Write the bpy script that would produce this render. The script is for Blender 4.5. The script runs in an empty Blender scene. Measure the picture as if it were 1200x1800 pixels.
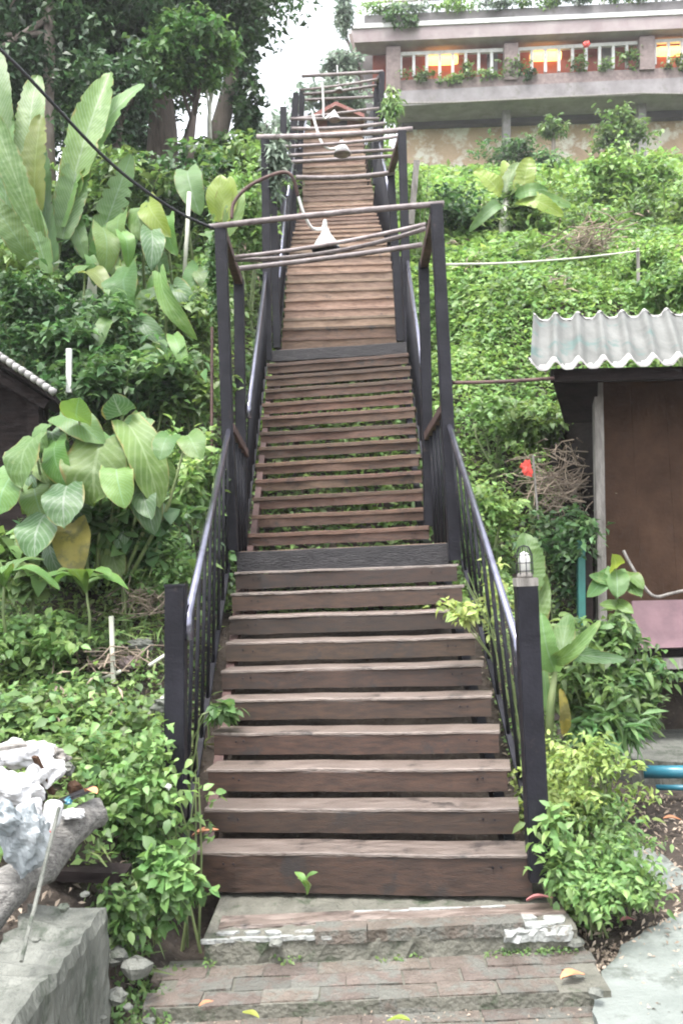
import bpy, math, random
import numpy as np
from mathutils import Vector, Matrix
random.seed(7); RNG = np.random.default_rng(11)
SC = bpy.context.scene
COL = SC.collection
R = math.radians

# ---------------------------------------------------------------- camera, sky, sun, exposure
CAMZ, FPX = 1.66, 1600.0
PITCH, ROLL = R(3.0), R(2.3)
F0 = Vector((0, math.cos(PITCH), math.sin(PITCH))); U0 = Vector((0, -math.sin(PITCH), math.cos(PITCH))); R0 = Vector((1, 0, 0))
RX = R0 * math.cos(ROLL) - U0 * math.sin(ROLL); UP = R0 * math.sin(ROLL) + U0 * math.cos(ROLL)
cam = bpy.data.cameras.new('camera'); co = bpy.data.objects.new('camera', cam); COL.objects.link(co)
co.matrix_world = Matrix(((RX.x, UP.x, -F0.x, 0), (RX.y, UP.y, -F0.y, 0), (RX.z, UP.z, -F0.z, CAMZ), (0, 0, 0, 1)))
cam.sensor_fit = 'VERTICAL'; cam.sensor_height = 24; cam.lens = FPX / 1800 * 24; cam.clip_end = 500; cam.clip_start = .05
SC.camera = co

W = bpy.data.worlds.new('World'); SC.world = W; W.use_nodes = True
nt = W.node_tree; nt.nodes.clear()
sky = nt.nodes.new('ShaderNodeTexSky'); sky.sky_type = 'NISHITA'; sky.sun_disc = False
sky.sun_elevation = R(70); sky.sun_rotation = R(200); sky.dust_density = 4; sky.air_density = 1.6
hs = nt.nodes.new('ShaderNodeHueSaturation'); hs.inputs['Saturation'].default_value = .22
bg = nt.nodes.new('ShaderNodeBackground'); bg.inputs['Strength'].default_value = .15
wo = nt.nodes.new('ShaderNodeOutputWorld')
nt.links.new(sky.outputs[0], hs.inputs['Color']); nt.links.new(hs.outputs[0], bg.inputs['Color']); nt.links.new(bg.outputs[0], wo.inputs[0])
sl = bpy.data.lights.new('sun', 'SUN'); sl.energy = 1.1; sl.angle = R(14); sl.color = (1, .96, .92)
so = bpy.data.objects.new('sun', sl); COL.objects.link(so)
_el, _az = R(70), R(200)      # high, a little behind the camera
sd = Vector((math.sin(_az) * math.cos(_el), math.cos(_az) * math.cos(_el), math.sin(_el)))
so.rotation_euler = sd.to_track_quat('Z', 'Y').to_euler()
vs = SC.view_settings; vs.view_transform = 'Standard'; vs.look = 'None'; vs.gamma = 1; vs.use_curve_mapping = False; vs.exposure = 2.05
SC.render.engine = 'CYCLES'
cy = SC.cycles; cy.use_denoising = True; cy.max_bounces = 6; cy.diffuse_bounces = 3; cy.transmission_bounces = 4; cy.transparent_max_bounces = 8
cy.volume_bounces = 0; cy.filter_width = 2.0; cy.use_adaptive_sampling = True; cy.adaptive_threshold = .02

def at(px, py, D):
    """world point at depth D (world y) seen at photo pixel (px, py)"""
    d = F0 + RX * ((px - 600) / FPX) + UP * ((900 - py) / FPX)
    t = D / d.y
    return Vector((d.x * t, D, CAMZ + d.z * t))

# ---------------------------------------------------------------- materials
def mat(name, c1, c2, rough=.6, scale=4., stretch=(1, 1, 1), bump=.0, bscale=40., rnd=None, rv=.3, transl=0., metal=0., spec=.5,
        spots=None, spot_scale=6., spot_lo=.58, detail=6., rough2=None, coord='pos', emit=None, alpha=None, hue=0., veins=None, coat=0.):
    m = bpy.data.materials.new(name); m.use_nodes = True
    t = m.node_tree; n = t.nodes; L = t.links; n.clear()
    out = n.new('ShaderNodeOutputMaterial'); b = n.new('ShaderNodeBsdfPrincipled')
    geo = n.new('ShaderNodeNewGeometry')
    mp = n.new('ShaderNodeMapping'); mp.inputs['Scale'].default_value = stretch
    if coord == 'pos': L.new(geo.outputs['Position'], mp.inputs['Vector'])
    else:
        tc = n.new('ShaderNodeTexCoord'); L.new(tc.outputs['Object'], mp.inputs['Vector'])
    nz = n.new('ShaderNodeTexNoise'); nz.inputs['Scale'].default_value = scale; nz.inputs['Detail'].default_value = detail; nz.inputs['Roughness'].default_value = .62
    L.new(mp.outputs[0], nz.inputs['Vector'])
    cr = n.new('ShaderNodeValToRGB'); cr.color_ramp.elements[0].position = .32; cr.color_ramp.elements[1].position = .68
    cr.color_ramp.elements[0].color = (*c1, 1); cr.color_ramp.elements[1].color = (*c2, 1)
    L.new(nz.outputs['Fac'], cr.inputs['Fac'])
    colr = cr.outputs['Color']
    if spots:
        n2 = n.new('ShaderNodeTexNoise'); n2.inputs['Scale'].default_value = spot_scale; n2.inputs['Detail'].default_value = 8; n2.inputs['Roughness'].default_value = .7
        L.new(mp.outputs[0] if coord != 'pos' else geo.outputs['Position'], n2.inputs['Vector'])
        r2 = n.new('ShaderNodeMapRange'); r2.inputs['From Min'].default_value = spot_lo; r2.inputs['From Max'].default_value = spot_lo + .09
        L.new(n2.outputs['Fac'], r2.inputs['Value'])
        mx = n.new('ShaderNodeMix'); mx.data_type = 'RGBA'; L.new(r2.outputs[0], mx.inputs['Factor']); L.new(colr, mx.inputs[6]); mx.inputs[7].default_value = (*spots, 1)
        colr = mx.outputs[2]
    if veins:
        uv = n.new('ShaderNodeUVMap'); sx = n.new('ShaderNodeSeparateXYZ'); L.new(uv.outputs[0], sx.inputs[0])
        ab = n.new('ShaderNodeMath'); ab.operation = 'SUBTRACT'; L.new(sx.outputs[0], ab.inputs[0]); ab.inputs[1].default_value = .5
        a2 = n.new('ShaderNodeMath'); a2.operation = 'ABSOLUTE'; L.new(ab.outputs[0], a2.inputs[0])
        m1 = n.new('ShaderNodeMath'); m1.operation = 'MULTIPLY_ADD'; L.new(a2.outputs[0], m1.inputs[0]); m1.inputs[1].default_value = -veins[1]; L.new(sx.outputs[1], m1.inputs[2])
        m2 = n.new('ShaderNodeMath'); m2.operation = 'MULTIPLY'; L.new(m1.outputs[0], m2.inputs[0]); m2.inputs[1].default_value = veins[0] * 6.283
        m3 = n.new('ShaderNodeMath'); m3.operation = 'SINE'; L.new(m2.outputs[0], m3.inputs[0])
        m4 = n.new('ShaderNodeMapRange'); L.new(m3.outputs[0], m4.inputs[0]); m4.inputs['From Min'].default_value = .3; m4.inputs['From Max'].default_value = 1; m4.inputs['To Max'].default_value = .55
        rib = n.new('ShaderNodeMapRange'); L.new(a2.outputs[0], rib.inputs[0]); rib.inputs['From Min'].default_value = .035; rib.inputs['From Max'].default_value = .015; 
        mxx = n.new('ShaderNodeMath'); mxx.operation = 'MAXIMUM'; L.new(m4.outputs[0], mxx.inputs[0]); L.new(rib.outputs[0], mxx.inputs[1])
        mv = n.new('ShaderNodeMix'); mv.data_type = 'RGBA'; L.new(mxx.outputs[0], mv.inputs['Factor']); L.new(colr, mv.inputs[6]); mv.inputs[7].default_value = (*veins[2], 1)
        colr = mv.outputs[2]
        ne = n.new('ShaderNodeTexNoise'); ne.inputs['Scale'].default_value = 9; L.new(geo.outputs['Position'], ne.inputs['Vector'])
        me_ = n.new('ShaderNodeMath'); me_.operation = 'MULTIPLY_ADD'; L.new(ne.outputs['Fac'], me_.inputs[0]); me_.inputs[1].default_value = .28; L.new(a2.outputs[0], me_.inputs[2])
        mr_ = n.new('ShaderNodeMapRange'); L.new(me_.outputs[0], mr_.inputs[0]); mr_.inputs['From Min'].default_value = .61; mr_.inputs['From Max'].default_value = .66; mr_.inputs['To Max'].default_value = .8
        m5 = n.new('ShaderNodeMix'); m5.data_type = 'RGBA'; L.new(mr_.outputs[0], m5.inputs['Factor']); L.new(colr, m5.inputs[6]); m5.inputs[7].default_value = (.20, .17, .05, 1); colr = m5.outputs[2]
    if rnd:
        if rnd == 'island': rs = geo.outputs['Random Per Island']
        else:
            oi = n.new('ShaderNodeObjectInfo'); rs = oi.outputs['Random']
        mr = n.new('ShaderNodeMapRange'); mr.inputs['To Min'].default_value = 1 - rv; mr.inputs['To Max'].default_value = 1 + rv; L.new(rs, mr.inputs['Value'])
        h = n.new('ShaderNodeHueSaturation'); L.new(mr.outputs[0], h.inputs['Value']); L.new(colr, h.inputs['Color'])
        if hue:
            wn = n.new('ShaderNodeTexWhiteNoise'); wn.noise_dimensions = '1D'; L.new(rs, wn.inputs['W'])
            mh = n.new('ShaderNodeMapRange'); mh.inputs['To Min'].default_value = .5 - hue; mh.inputs['To Max'].default_value = .5 + hue; L.new(wn.outputs[0], mh.inputs['Value']); L.new(mh.outputs[0], h.inputs['Hue'])
        colr = h.outputs['Color']
    L.new(colr, b.inputs['Base Color'])
    b.inputs['Roughness'].default_value = rough; b.inputs['Metallic'].default_value = metal; b.inputs['Specular IOR Level'].default_value = spec
    b.inputs['Coat Weight'].default_value = coat
    if rough2 is not None:
        rr = n.new('ShaderNodeMapRange'); rr.inputs['From Min'].default_value = .3; rr.inputs['From Max'].default_value = .7
        rr.inputs['To Min'].default_value = rough; rr.inputs['To Max'].default_value = rough2; L.new(nz.outputs['Fac'], rr.inputs[0]); L.new(rr.outputs[0], b.inputs['Roughness'])
    if bump:
        nb = n.new('ShaderNodeTexNoise'); nb.inputs['Scale'].default_value = bscale; nb.inputs['Detail'].default_value = 6; L.new(mp.outputs[0], nb.inputs['Vector'])
        bp = n.new('ShaderNodeBump'); bp.inputs['Strength'].default_value = bump; bp.inputs['Distance'].default_value = .02; L.new(nb.outputs['Fac'], bp.inputs['Height']); L.new(bp.outputs[0], b.inputs['Normal'])
    if emit: b.inputs['Emission Color'].default_value = (*emit[0], 1); b.inputs['Emission Strength'].default_value = emit[1]
    if alpha is not None: b.inputs['Alpha'].default_value = alpha
    sh = b.outputs[0]
    if transl:
        tr = n.new('ShaderNodeBsdfTranslucent'); ht = n.new('ShaderNodeHueSaturation'); ht.inputs['Hue'].default_value = .485; ht.inputs['Saturation'].default_value = 1.1; ht.inputs['Value'].default_value = 1.5
        L.new(colr, ht.inputs['Color']); L.new(ht.outputs[0], tr.inputs['Color'])
        ms = n.new('ShaderNodeMixShader'); ms.inputs[0].default_value = transl; L.new(sh, ms.inputs[1]); L.new(tr.outputs[0], ms.inputs[2]); sh = ms.outputs[0]
    L.new(sh, out.inputs['Surface'])
    return m

WOOD1 = mat('shaded_wet_riser', (0.012, 0.0056, 0.0032), (0.05, 0.026, 0.0155), rough=.5, rough2=.7, scale=3.2, stretch=(2.4, 11, 16), bump=.22, bscale=18, rnd='object', rv=.42, hue=.012, spots=(.016, .012, .011), spot_scale=5, spot_lo=.57, spec=.6)  # darker wood for risers, their shade put into the colour
WOOD1T = mat('sky_lit_wet_tread', (0.085, 0.062, 0.05), (0.2, 0.16, 0.138), rough=.3, rough2=.5, scale=3.4, stretch=(2.0, 11, 14), bump=.5, bscale=14, rnd='object', rv=.2, spots=(.035, .026, .022), spot_scale=4.5, spot_lo=.56, spec=.8)  # paler wood for tread tops, sky sheen put into the colour
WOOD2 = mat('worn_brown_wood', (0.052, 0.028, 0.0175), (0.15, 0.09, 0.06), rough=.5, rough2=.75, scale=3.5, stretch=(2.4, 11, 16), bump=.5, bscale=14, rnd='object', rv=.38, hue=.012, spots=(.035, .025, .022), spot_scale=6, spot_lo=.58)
WOOD3 = mat('glare_tan_wood', (0.14, 0.088, 0.06), (0.31, 0.212, 0.155), rough=.6, scale=4, stretch=(2.2, 11, 16), bump=.4, bscale=14, rnd='object', rv=.30, hue=.012, spots=(.085, .062, .053), spot_scale=7, spot_lo=.6)  # upper flights: glare put into the lighter tan
BOARD = mat('black_stained_board', (.009, .009, .011), (.028, .026, .029), rough=.5, spec=.3, scale=4, stretch=(1.2, 8, 12), bump=.6, bscale=16, rnd='object', rv=.15, spots=(.08, .075, .08), spot_scale=22, spot_lo=.62)
STEEL = mat('dark_painted_steel', (0.007, 0.007, 0.01), (0.017, 0.017, 0.023), rough=.5, spec=.18, scale=6, bump=.15, bscale=60, spots=(.05, .038, .036), spot_scale=11, spot_lo=.62)
RUST = mat('rusty_steel', (.045, .026, .024), (.11, .060, .052), rough=.7, scale=12, bump=.4, bscale=60)
RAIL = mat('polished_rail_paint', (.16, .16, .21), (.26, .26, .33), rough=.24, metal=.85, scale=9, spec=.8)
BARM = mat('weathered_bar', (.15, .12, .12), (.30, .26, .26), rough=.6, scale=10, bump=.3, bscale=50, rnd='object', rv=.25)
WHITE = mat('white_paint', (.5, .5, .49), (.68, .68, .67), rough=.4, scale=6)
CHIP = mat('flaking_white_paint', (.20, .21, .20), (.36, .37, .36), rough=.6, scale=14, bump=.6, bscale=40, spots=(.16, .15, .13), spot_scale=16, spot_lo=.54)
CONC = mat('stained_concrete', (.065, .07, .06), (.17, .175, .155), rough=.85, scale=4.5, stretch=(1.6, 1.6, .5), bump=.9, bscale=30, spots=(.05, .06, .045), spot_scale=7, spot_lo=.53)
PATHM = mat('pale_path_concrete', (.125, .142, .13), (.20, .22, .205), rough=.8, scale=2.6, bump=.35, bscale=60, spots=(.085, .095, .082), spot_scale=3.5, spot_lo=.53)
MORT = mat('old_mortar', (.085, .085, .068), (.155, .15, .125), rough=.9, scale=8, bump=.8, bscale=50, spots=(.04, .055, .03), spot_scale=6, spot_lo=.55)
BRICK = mat('worn_brick', (.080, .064, .052), (.145, .118, .10), rough=.85, scale=9, bump=.9, bscale=50, rnd='object', rv=.22, hue=.012, spots=(.115, .115, .10), spot_scale=7, spot_lo=.47)
SOIL = mat('dark_soil', (0.018, 0.013, 0.01), (0.06, 0.046, 0.035), rough=.95, scale=7, bump=1., bscale=30, spots=(.11, .095, .075), spot_scale=24, spot_lo=.6)
PLAST = mat('peeling_buff_plaster', (0.38, 0.265, 0.175), (0.58, 0.43, 0.3), rough=.9, scale=.9, bump=.3, bscale=12, spots=(.74, .70, .62), spot_scale=1.1, spot_lo=.5)
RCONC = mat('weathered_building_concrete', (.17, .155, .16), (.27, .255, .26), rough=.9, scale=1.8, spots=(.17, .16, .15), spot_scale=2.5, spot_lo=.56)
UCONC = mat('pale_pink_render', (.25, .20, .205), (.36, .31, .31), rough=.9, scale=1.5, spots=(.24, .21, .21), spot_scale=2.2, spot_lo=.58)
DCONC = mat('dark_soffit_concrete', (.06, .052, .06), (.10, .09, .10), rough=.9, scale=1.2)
REDW = mat('red_painted_wall', (0.3, 0.075, 0.05), (0.4, 0.13, 0.09), rough=.8, scale=2)
PBRICK = mat('brick_pillar_surface', (.15, .115, .11), (.25, .20, .19), rough=.9, scale=8, bump=.3)
LANT = mat('lit_lantern', (.6, .35, .1), (.7, .42, .14), emit=((1., .55, .15), .9))
CORR = mat('grey_fibre_cement', (0.07, 0.073, 0.068), (0.145, 0.148, 0.14), rough=.75, scale=5, stretch=(1, .35, .35), bump=.3, bscale=40, spots=(.06, .10, .092), spot_scale=4, spot_lo=.55)
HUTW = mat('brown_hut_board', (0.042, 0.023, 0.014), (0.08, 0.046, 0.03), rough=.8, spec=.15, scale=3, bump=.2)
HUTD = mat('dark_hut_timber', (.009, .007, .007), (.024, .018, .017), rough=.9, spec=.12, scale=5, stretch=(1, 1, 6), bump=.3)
GREYW = mat('grey_weathered_timber', (.13, .12, .11), (.30, .28, .26), rough=.85, scale=5, stretch=(6, 6, 1), bump=.5, bscale=30)
LOGM = mat('bleached_log_bark', (.11, .105, .10), (.32, .31, .29), rough=.9, scale=7, bump=1., bscale=22, stretch=(1.2, 8, 8), spots=(.08, .075, .07), spot_scale=12, spot_lo=.6)
BLUE = mat('blue_plastic_pipe', (.025, .13, .19), (.035, .18, .24), rough=.3, scale=3)
MAUVE = mat('mauve_table_board', (0.1, 0.05, 0.062), (0.16, 0.085, 0.1), rough=.45, scale=8)
TEAL = mat('green_painted_timber', (.02, .10, .09), (.035, .16, .14), rough=.6, scale=8)
PLASTIC = mat('clear_plastic_film', (.22, .25, .27), (.42, .45, .47), rough=.18, scale=7, bump=1., bscale=14, transl=.25, spec=.8)
CLOTH = mat('crumpled_white_plastic', (.42, .42, .43), (.62, .62, .63), rough=.5, scale=7, bump=.8, bscale=12)
REDP = mat('red_plastic', (.55, .04, .03), (.65, .06, .04), rough=.4)
BLKC = mat('black_cable_rubber', (.012, .012, .014), (.025, .025, .03), rough=.5)
WCAB = mat('white_conduit', (.70, .70, .68), (.82, .82, .80), rough=.4)
GLASS = mat('lamp_glass', (.62, .62, .60), (.75, .75, .72), rough=.15, scale=8)
BARK = mat('tree_bark', (.06, .045, .04), (.14, .11, .095), rough=.9, scale=6, stretch=(3, 3, .6), bump=.8, bscale=20)
BARKL = mat('pale_tree_bark', (.20, .16, .14), (.34, .29, .26), rough=.9, scale=5, stretch=(3, 3, .6), bump=.5, bscale=20)
DRY = mat('dry_twigs', (.16, .12, .09), (.34, .28, .22), rough=.9, scale=9, rnd='island', rv=.5)
STEMG = mat('green_stem', (.09, .14, .05), (.18, .22, .09), rough=.6, scale=8)
STEMP = mat('pale_stem', (.42, .43, .36), (.58, .58, .50), rough=.6, scale=8)
DLEAF = mat('dead_leaf', (.30, .12, .06), (.48, .22, .11), rough=.7, scale=14, rnd='object', rv=.3)
PINKL = mat('dead_leaf_rosy', (.34, .12, .12), (.46, .2, .2), rough=.7, scale=14)
ROOFT = mat('red_clay_roof', (.20, .075, .065), (.30, .13, .11), rough=.8, scale=6, spots=(.4, .36, .36), spot_scale=5, spot_lo=.6)
TILE = mat('whitish_verge_tile', (.22, .21, .21), (.42, .41, .40), rough=.8, scale=14, spots=(.2, .19, .18), spot_scale=20, spot_lo=.6)
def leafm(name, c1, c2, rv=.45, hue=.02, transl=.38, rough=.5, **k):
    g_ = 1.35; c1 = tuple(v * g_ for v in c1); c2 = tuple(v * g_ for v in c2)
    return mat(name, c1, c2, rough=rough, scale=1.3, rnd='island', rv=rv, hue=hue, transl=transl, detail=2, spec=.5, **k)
LF_MID = leafm('mid_green_leaf', (0.058, 0.108, 0.032), (0.112, 0.175, 0.055))
LF_DARK = leafm('dark_green_leaf', (0.022, 0.055, 0.02), (0.05, 0.1, 0.034))
LF_LITE = leafm('light_green_leaf', (.085, .16, .05), (.155, .24, .08))
LF_BRIGHT = leafm('bright_vine_leaf', (0.095, 0.175, 0.05), (0.175, 0.27, 0.085))
LF_BLUE = leafm('bluish_green_leaf', (0.045, 0.098, 0.035), (0.085, 0.155, 0.055))
LF_LIME = leafm('lime_yellow_leaf', (0.17, 0.22, 0.035), (0.33, 0.36, 0.07), rv=.45)
LF_VAR = leafm('yellow_variegated_leaf', (0.13, 0.19, 0.05), (0.25, 0.31, 0.1), rv=.4)
LF_TREE = leafm('tree_leaf', (0.022, 0.05, 0.022), (0.045, 0.088, 0.034), rv=.6, transl=.3)
LF_TREE2 = leafm('fresh_tree_leaf', (0.05, 0.115, 0.035), (0.1, 0.18, 0.055), rv=.5, transl=.35)
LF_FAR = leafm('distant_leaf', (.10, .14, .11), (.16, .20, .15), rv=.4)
BIG = mat('broad_leaf', (0.055, 0.14, 0.025), (0.115, 0.205, 0.045), rough=.5, bump=.5, bscale=12, scale=3, rnd='object', rv=.3, hue=.02, transl=.3, veins=(16, .5, (.12, .22, .09)))
BIGP = mat('pale_banana_leaf', (0.08, 0.165, 0.045), (0.145, 0.25, 0.075), rough=.5, bump=.5, bscale=12, scale=3, rnd='object', rv=.22, hue=.015, transl=.35, veins=(26, .35, (.19, .28, .15)))
BIGY = mat('yellow_green_leaf', (.19, .28, .045), (.28, .36, .07), rough=.42, scale=3, rnd='object', rv=.15, transl=.4, veins=(12, .5, (.30, .38, .12)))
BIGO = mat('olive_banana_leaf', (.11, .15, .035), (.17, .20, .05), rough=.42, scale=3, rnd='object', rv=.15, transl=.4, veins=(26, .35, (.18, .23, .08)))
BIGG = mat('heart_leaf', (0.055, 0.125, 0.025), (0.112, 0.195, 0.045), rough=.55, bump=.6, bscale=12, scale=4, rnd='object', rv=.28, hue=.02, transl=.25, spots=(.16, .22, .07), spot_scale=5, spot_lo=.6, veins=(6, 1.0, (.14, .22, .09)))
BIGB = mat('dull_bluish_leaf', (0.04, 0.098, 0.035), (0.078, 0.148, 0.052), rough=.5, bump=.6, bscale=12, scale=4, rnd='object', rv=.2, transl=.2, veins=(7, .9, (.15, .2, .14)))
YELL = mat('yellowed_leaf', (0.17, 0.15, 0.03), (0.28, 0.24, 0.055), rough=.6, scale=9, transl=.25, spots=(.13, .12, .035), spot_scale=10, spot_lo=.5)
GRASSM = leafm('grass_blade', (.08, .14, .04), (.20, .24, .09))

# ---------------------------------------------------------------- mesh helpers
class MB:
    def __init__(s): s.v = []; s.f = []; s.uv = None
    def box(s, a, b):
        x0, y0, z0 = a; x1, y1, z1 = b; i = len(s.v)
        s.v += [(x0, y0, z0), (x1, y0, z0), (x1, y1, z0), (x0, y1, z0), (x0, y0, z1), (x1, y0, z1), (x1, y1, z1), (x0, y1, z1)]
        s.f += [tuple(i + k for k in q) for q in ((0, 3, 2, 1), (4, 5, 6, 7), (0, 1, 5, 4), (1, 2, 6, 5), (2, 3, 7, 6), (3, 0, 4, 7))]; return s
    def beam(s, p, q, w, h, up=(0, 0, 1), ch=0.):
        """square bar from p to q, w sideways, h along up"""
        p = Vector(p); q = Vector(q); d = (q - p).normalized(); u = Vector(up)
        if abs(d.dot(u)) > .95: u = Vector((0, 1, 0))
        x = d.cross(u).normalized(); u = x.cross(d).normalized(); i = len(s.v)
        if ch:
            pr = [(-w/2+ch, -h/2), (w/2-ch, -h/2), (w/2, -h/2+ch), (w/2, h/2-ch), (w/2-ch, h/2), (-w/2+ch, h/2), (-w/2, h/2-ch), (-w/2, -h/2+ch)]
        else: pr = [(-w/2, -h/2), (w/2, -h/2), (w/2, h/2), (-w/2, h/2)]
        n = len(pr)
        for e in (p, q):
            for a, b in pr: s.v.append(tuple(e + x * a + u * b))
        s.f.append(tuple(i + k for k in range(n))[::-1]); s.f.append(tuple(i + n + k for k in range(n)))
        for k in range(n): s.f.append((i + k, i + (k + 1) % n, i + n + (k + 1) % n, i + n + k))
        return s
    def tube(s, pts, r, n=7, caps=True):
        pts = [Vector(p) for p in pts]; rs = r if isinstance(r, (list, tuple)) else [r] * len(pts); i0 = len(s.v); prev = None
        for k, p in enumerate(pts):
            d = (pts[min(k + 1, len(pts) - 1)] - pts[max(k - 1, 0)]).normalized()
            a = prev if prev is not None else (Vector((1, 0, 0)) if abs(d.x) < .9 else Vector((0, 1, 0)))
            a = (a - d * a.dot(d)).normalized(); prev = a; b = d.cross(a)
            for j in range(n):
                t = 2 * math.pi * j / n; s.v.append(tuple(p + a * (math.cos(t) * rs[k]) + b * (math.sin(t) * rs[k])))
        for k in range(len(pts) - 1):
            for j in range(n):
                q = i0 + k * n; s.f.append((q + j, q + (j + 1) % n, q + n + (j + 1) % n, q + n + j))
        if caps: s.f.append(tuple(i0 + j for j in range(n))[::-1]); s.f.append(tuple(i0 + (len(pts) - 1) * n + j for j in range(n)))
        return s
    def lathe(s, c, prof, n=16):
        i0 = len(s.v); c = Vector(c)
        for r, z in prof:
            for j in range(n):
                t = 2 * math.pi * j / n; s.v.append((c.x + r * math.cos(t), c.y + r * math.sin(t), c.z + z))
        for k in range(len(prof) - 1):
            for j in range(n):
                q = i0 + k * n; s.f.append((q + j, q + (j + 1) % n, q + n + (j + 1) % n, q + n + j))
        s.f.append(tuple(i0 + j for j in range(n))[::-1]); s.f.append(tuple(i0 + (len(prof) - 1) * n + j for j in range(n))); return s
    def mesh(s, name, m, smooth=False, org=(0, 0, 0)):
        me = bpy.data.meshes.new(name); o = Vector(org)
        me.from_pydata([(x - o.x, y - o.y, z - o.z) for x, y, z in s.v], [], s.f); me.materials.append(m)
        if smooth: me.polygons.foreach_set('use_smooth', [True] * len(me.polygons))
        if s.uv:
            l = me.uv_layers.new(name='UVMap'); 
            for p in me.polygons:
                for li, vi in zip(p.loop_indices, p.vertices): l.data[li].uv = s.uv[vi]
        me.update(); return me

ORG = {}
def link(name, me, parent=None, loc=(0, 0, 0), rot=(0, 0, 0), sc=(1, 1, 1)):
    o = bpy.data.objects.new(name, me); COL.objects.link(o); o.location = loc; o.rotation_euler = rot; o.scale = sc
    if parent: o.parent = parent
    return o
def tag(o, label=None, cat=None, group=None, kind=None):
    if label: o['label'] = label
    if cat: o['category'] = cat
    if group: o['group'] = group
    if kind: o['kind'] = kind
    return o
def T(name, label, cat, loc, group=None):
    o = bpy.data.objects.new(name, None); COL.objects.link(o); o.location = loc; o.empty_display_size = .1
    ORG[o.name] = Vector(loc); return tag(o, label, cat, group)
def part(name, mb, m, parent, smooth=False, label=None):
    """mesh part given in world coordinates, child of parent"""
    og = ORG[parent.name]; o = link(name, mb.mesh(name, m, smooth, og), parent); ORG[o.name] = og
    if label: o['label'] = label
    return o
def solo(name, mb, m, label, cat, loc, group=None, smooth=False):
    o = link(name, mb.mesh(name, m, smooth, loc), None, loc); ORG[o.name] = Vector(loc); return tag(o, label, cat, group)
def struct(name, mb, m, smooth=False):
    return tag(link(name, mb.mesh(name, m, smooth)), kind='structure')
def rel(parent, p): return Vector(p) - ORG[parent.name]
def rj(a): return random.uniform(-a, a)

# leaf clouds ---------------------------------------------------
def leaf_mesh(name, m, P, size, axis=None, up=.35, aspect=.42, droop=.25, org=(0, 0, 0)):
    """n leaves, five vertices and four triangles each: folded blades with a bent tip"""
    n = len(P); P = np.asarray(P, float) - np.array(org)
    size = np.broadcast_to(size, n) * RNG.uniform(.65, 1.35, n)
    nrm = RNG.normal(size=(n, 3)); nrm[:, 2] = np.abs(nrm[:, 2]) + up * 3
    nrm[:, 1] -= up * 1.2
    nrm /= np.linalg.norm(nrm, axis=1)[:, None]
    a = RNG.normal(size=(n, 3)); a[:, 2] -= .35
    if axis is not None: a += axis
    a -= nrm * (a * nrm).sum(1)[:, None]; a /= np.linalg.norm(a, axis=1)[:, None]
    b = np.cross(nrm, a); s = size[:, None]; w = s * aspect
    V = np.empty((n, 5, 3)); V[:, 0] = P; V[:, 1] = P + a * s * .42 + b * w * .5 + nrm * s * .07; V[:, 2] = P + a * s * .5
    V[:, 3] = P + a * s * .42 - b * w * .5 + nrm * s * .07; V[:, 4] = P + a * s - nrm * s * droop
    Fi = np.array([[0, 2, 1], [0, 3, 2], [2, 4, 1], [2, 3, 4]]); F = (Fi[None] + (np.arange(n) * 5)[:, None, None]).reshape(-1)
    me = bpy.data.meshes.new(name); me.vertices.add(n * 5); me.vertices.foreach_set('co', V.reshape(-1))
    me.loops.add(len(F)); me.loops.foreach_set('vertex_index', F.astype(np.int32)); nf = n * 4
    me.polygons.add(nf); me.polygons.foreach_set('loop_start', np.arange(0, nf * 3, 3, dtype=np.int32))
    me.polygons.foreach_set('use_smooth', np.ones(nf, bool)); me.update(calc_edges=True); me.materials.append(m); return me

def leaf_mesh8(name, m, P, size, aspect=.5, up=.35, droop=.25, org=(0, 0, 0)):
    """closer leaves: eight vertices, ovate with a pointed curled tip"""
    n = len(P); P = np.asarray(P, float) - np.array(org); size = size * RNG.uniform(.55, 1.3, n)
    nrm = RNG.normal(size=(n, 3)); nrm[:, 2] = np.abs(nrm[:, 2]) + up * 3; nrm[:, 1] -= up * 1.5; nrm /= np.linalg.norm(nrm, axis=1)[:, None]
    a = RNG.normal(size=(n, 3)); a[:, 2] -= .5; a -= nrm * (a * nrm).sum(1)[:, None]; a /= np.linalg.norm(a, axis=1)[:, None]
    b = np.cross(nrm, a); s = size[:, None]; w = s * aspect; fo = RNG.uniform(.02, .16, n)[:, None] * s; dr = RNG.uniform(.2, 1.6, n)[:, None] * droop * s
    V = np.empty((n, 8, 3)); V[:, 0] = P
    for q, (t, ww) in enumerate(((.28, .46), (.62, .40))):
        c = P + a * s * t - nrm * dr * t * t; V[:, 1 + q * 3] = c + b * w * ww + nrm * fo; V[:, 2 + q * 3] = c; V[:, 3 + q * 3] = c - b * w * ww + nrm * fo
    V[:, 7] = P + a * s - nrm * dr
    Fi = np.array([[0, 2, 1], [0, 3, 2], [1, 2, 5], [1, 5, 4], [2, 3, 6], [2, 6, 5], [4, 5, 7], [5, 6, 7]]); F = (Fi[None] + (np.arange(n) * 8)[:, None, None]).reshape(-1)
    me = bpy.data.meshes.new(name); me.vertices.add(n * 8); me.vertices.foreach_set('co', V.reshape(-1)); me.loops.add(len(F)); me.loops.foreach_set('vertex_index', F.astype(np.int32)); nf = n * 8
    me.polygons.add(nf); me.polygons.foreach_set('loop_start', np.arange(0, nf * 3, 3, dtype=np.int32)); me.polygons.foreach_set('use_smooth', np.ones(nf, bool)); me.update(calc_edges=True); me.materials.append(m); return me

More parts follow.
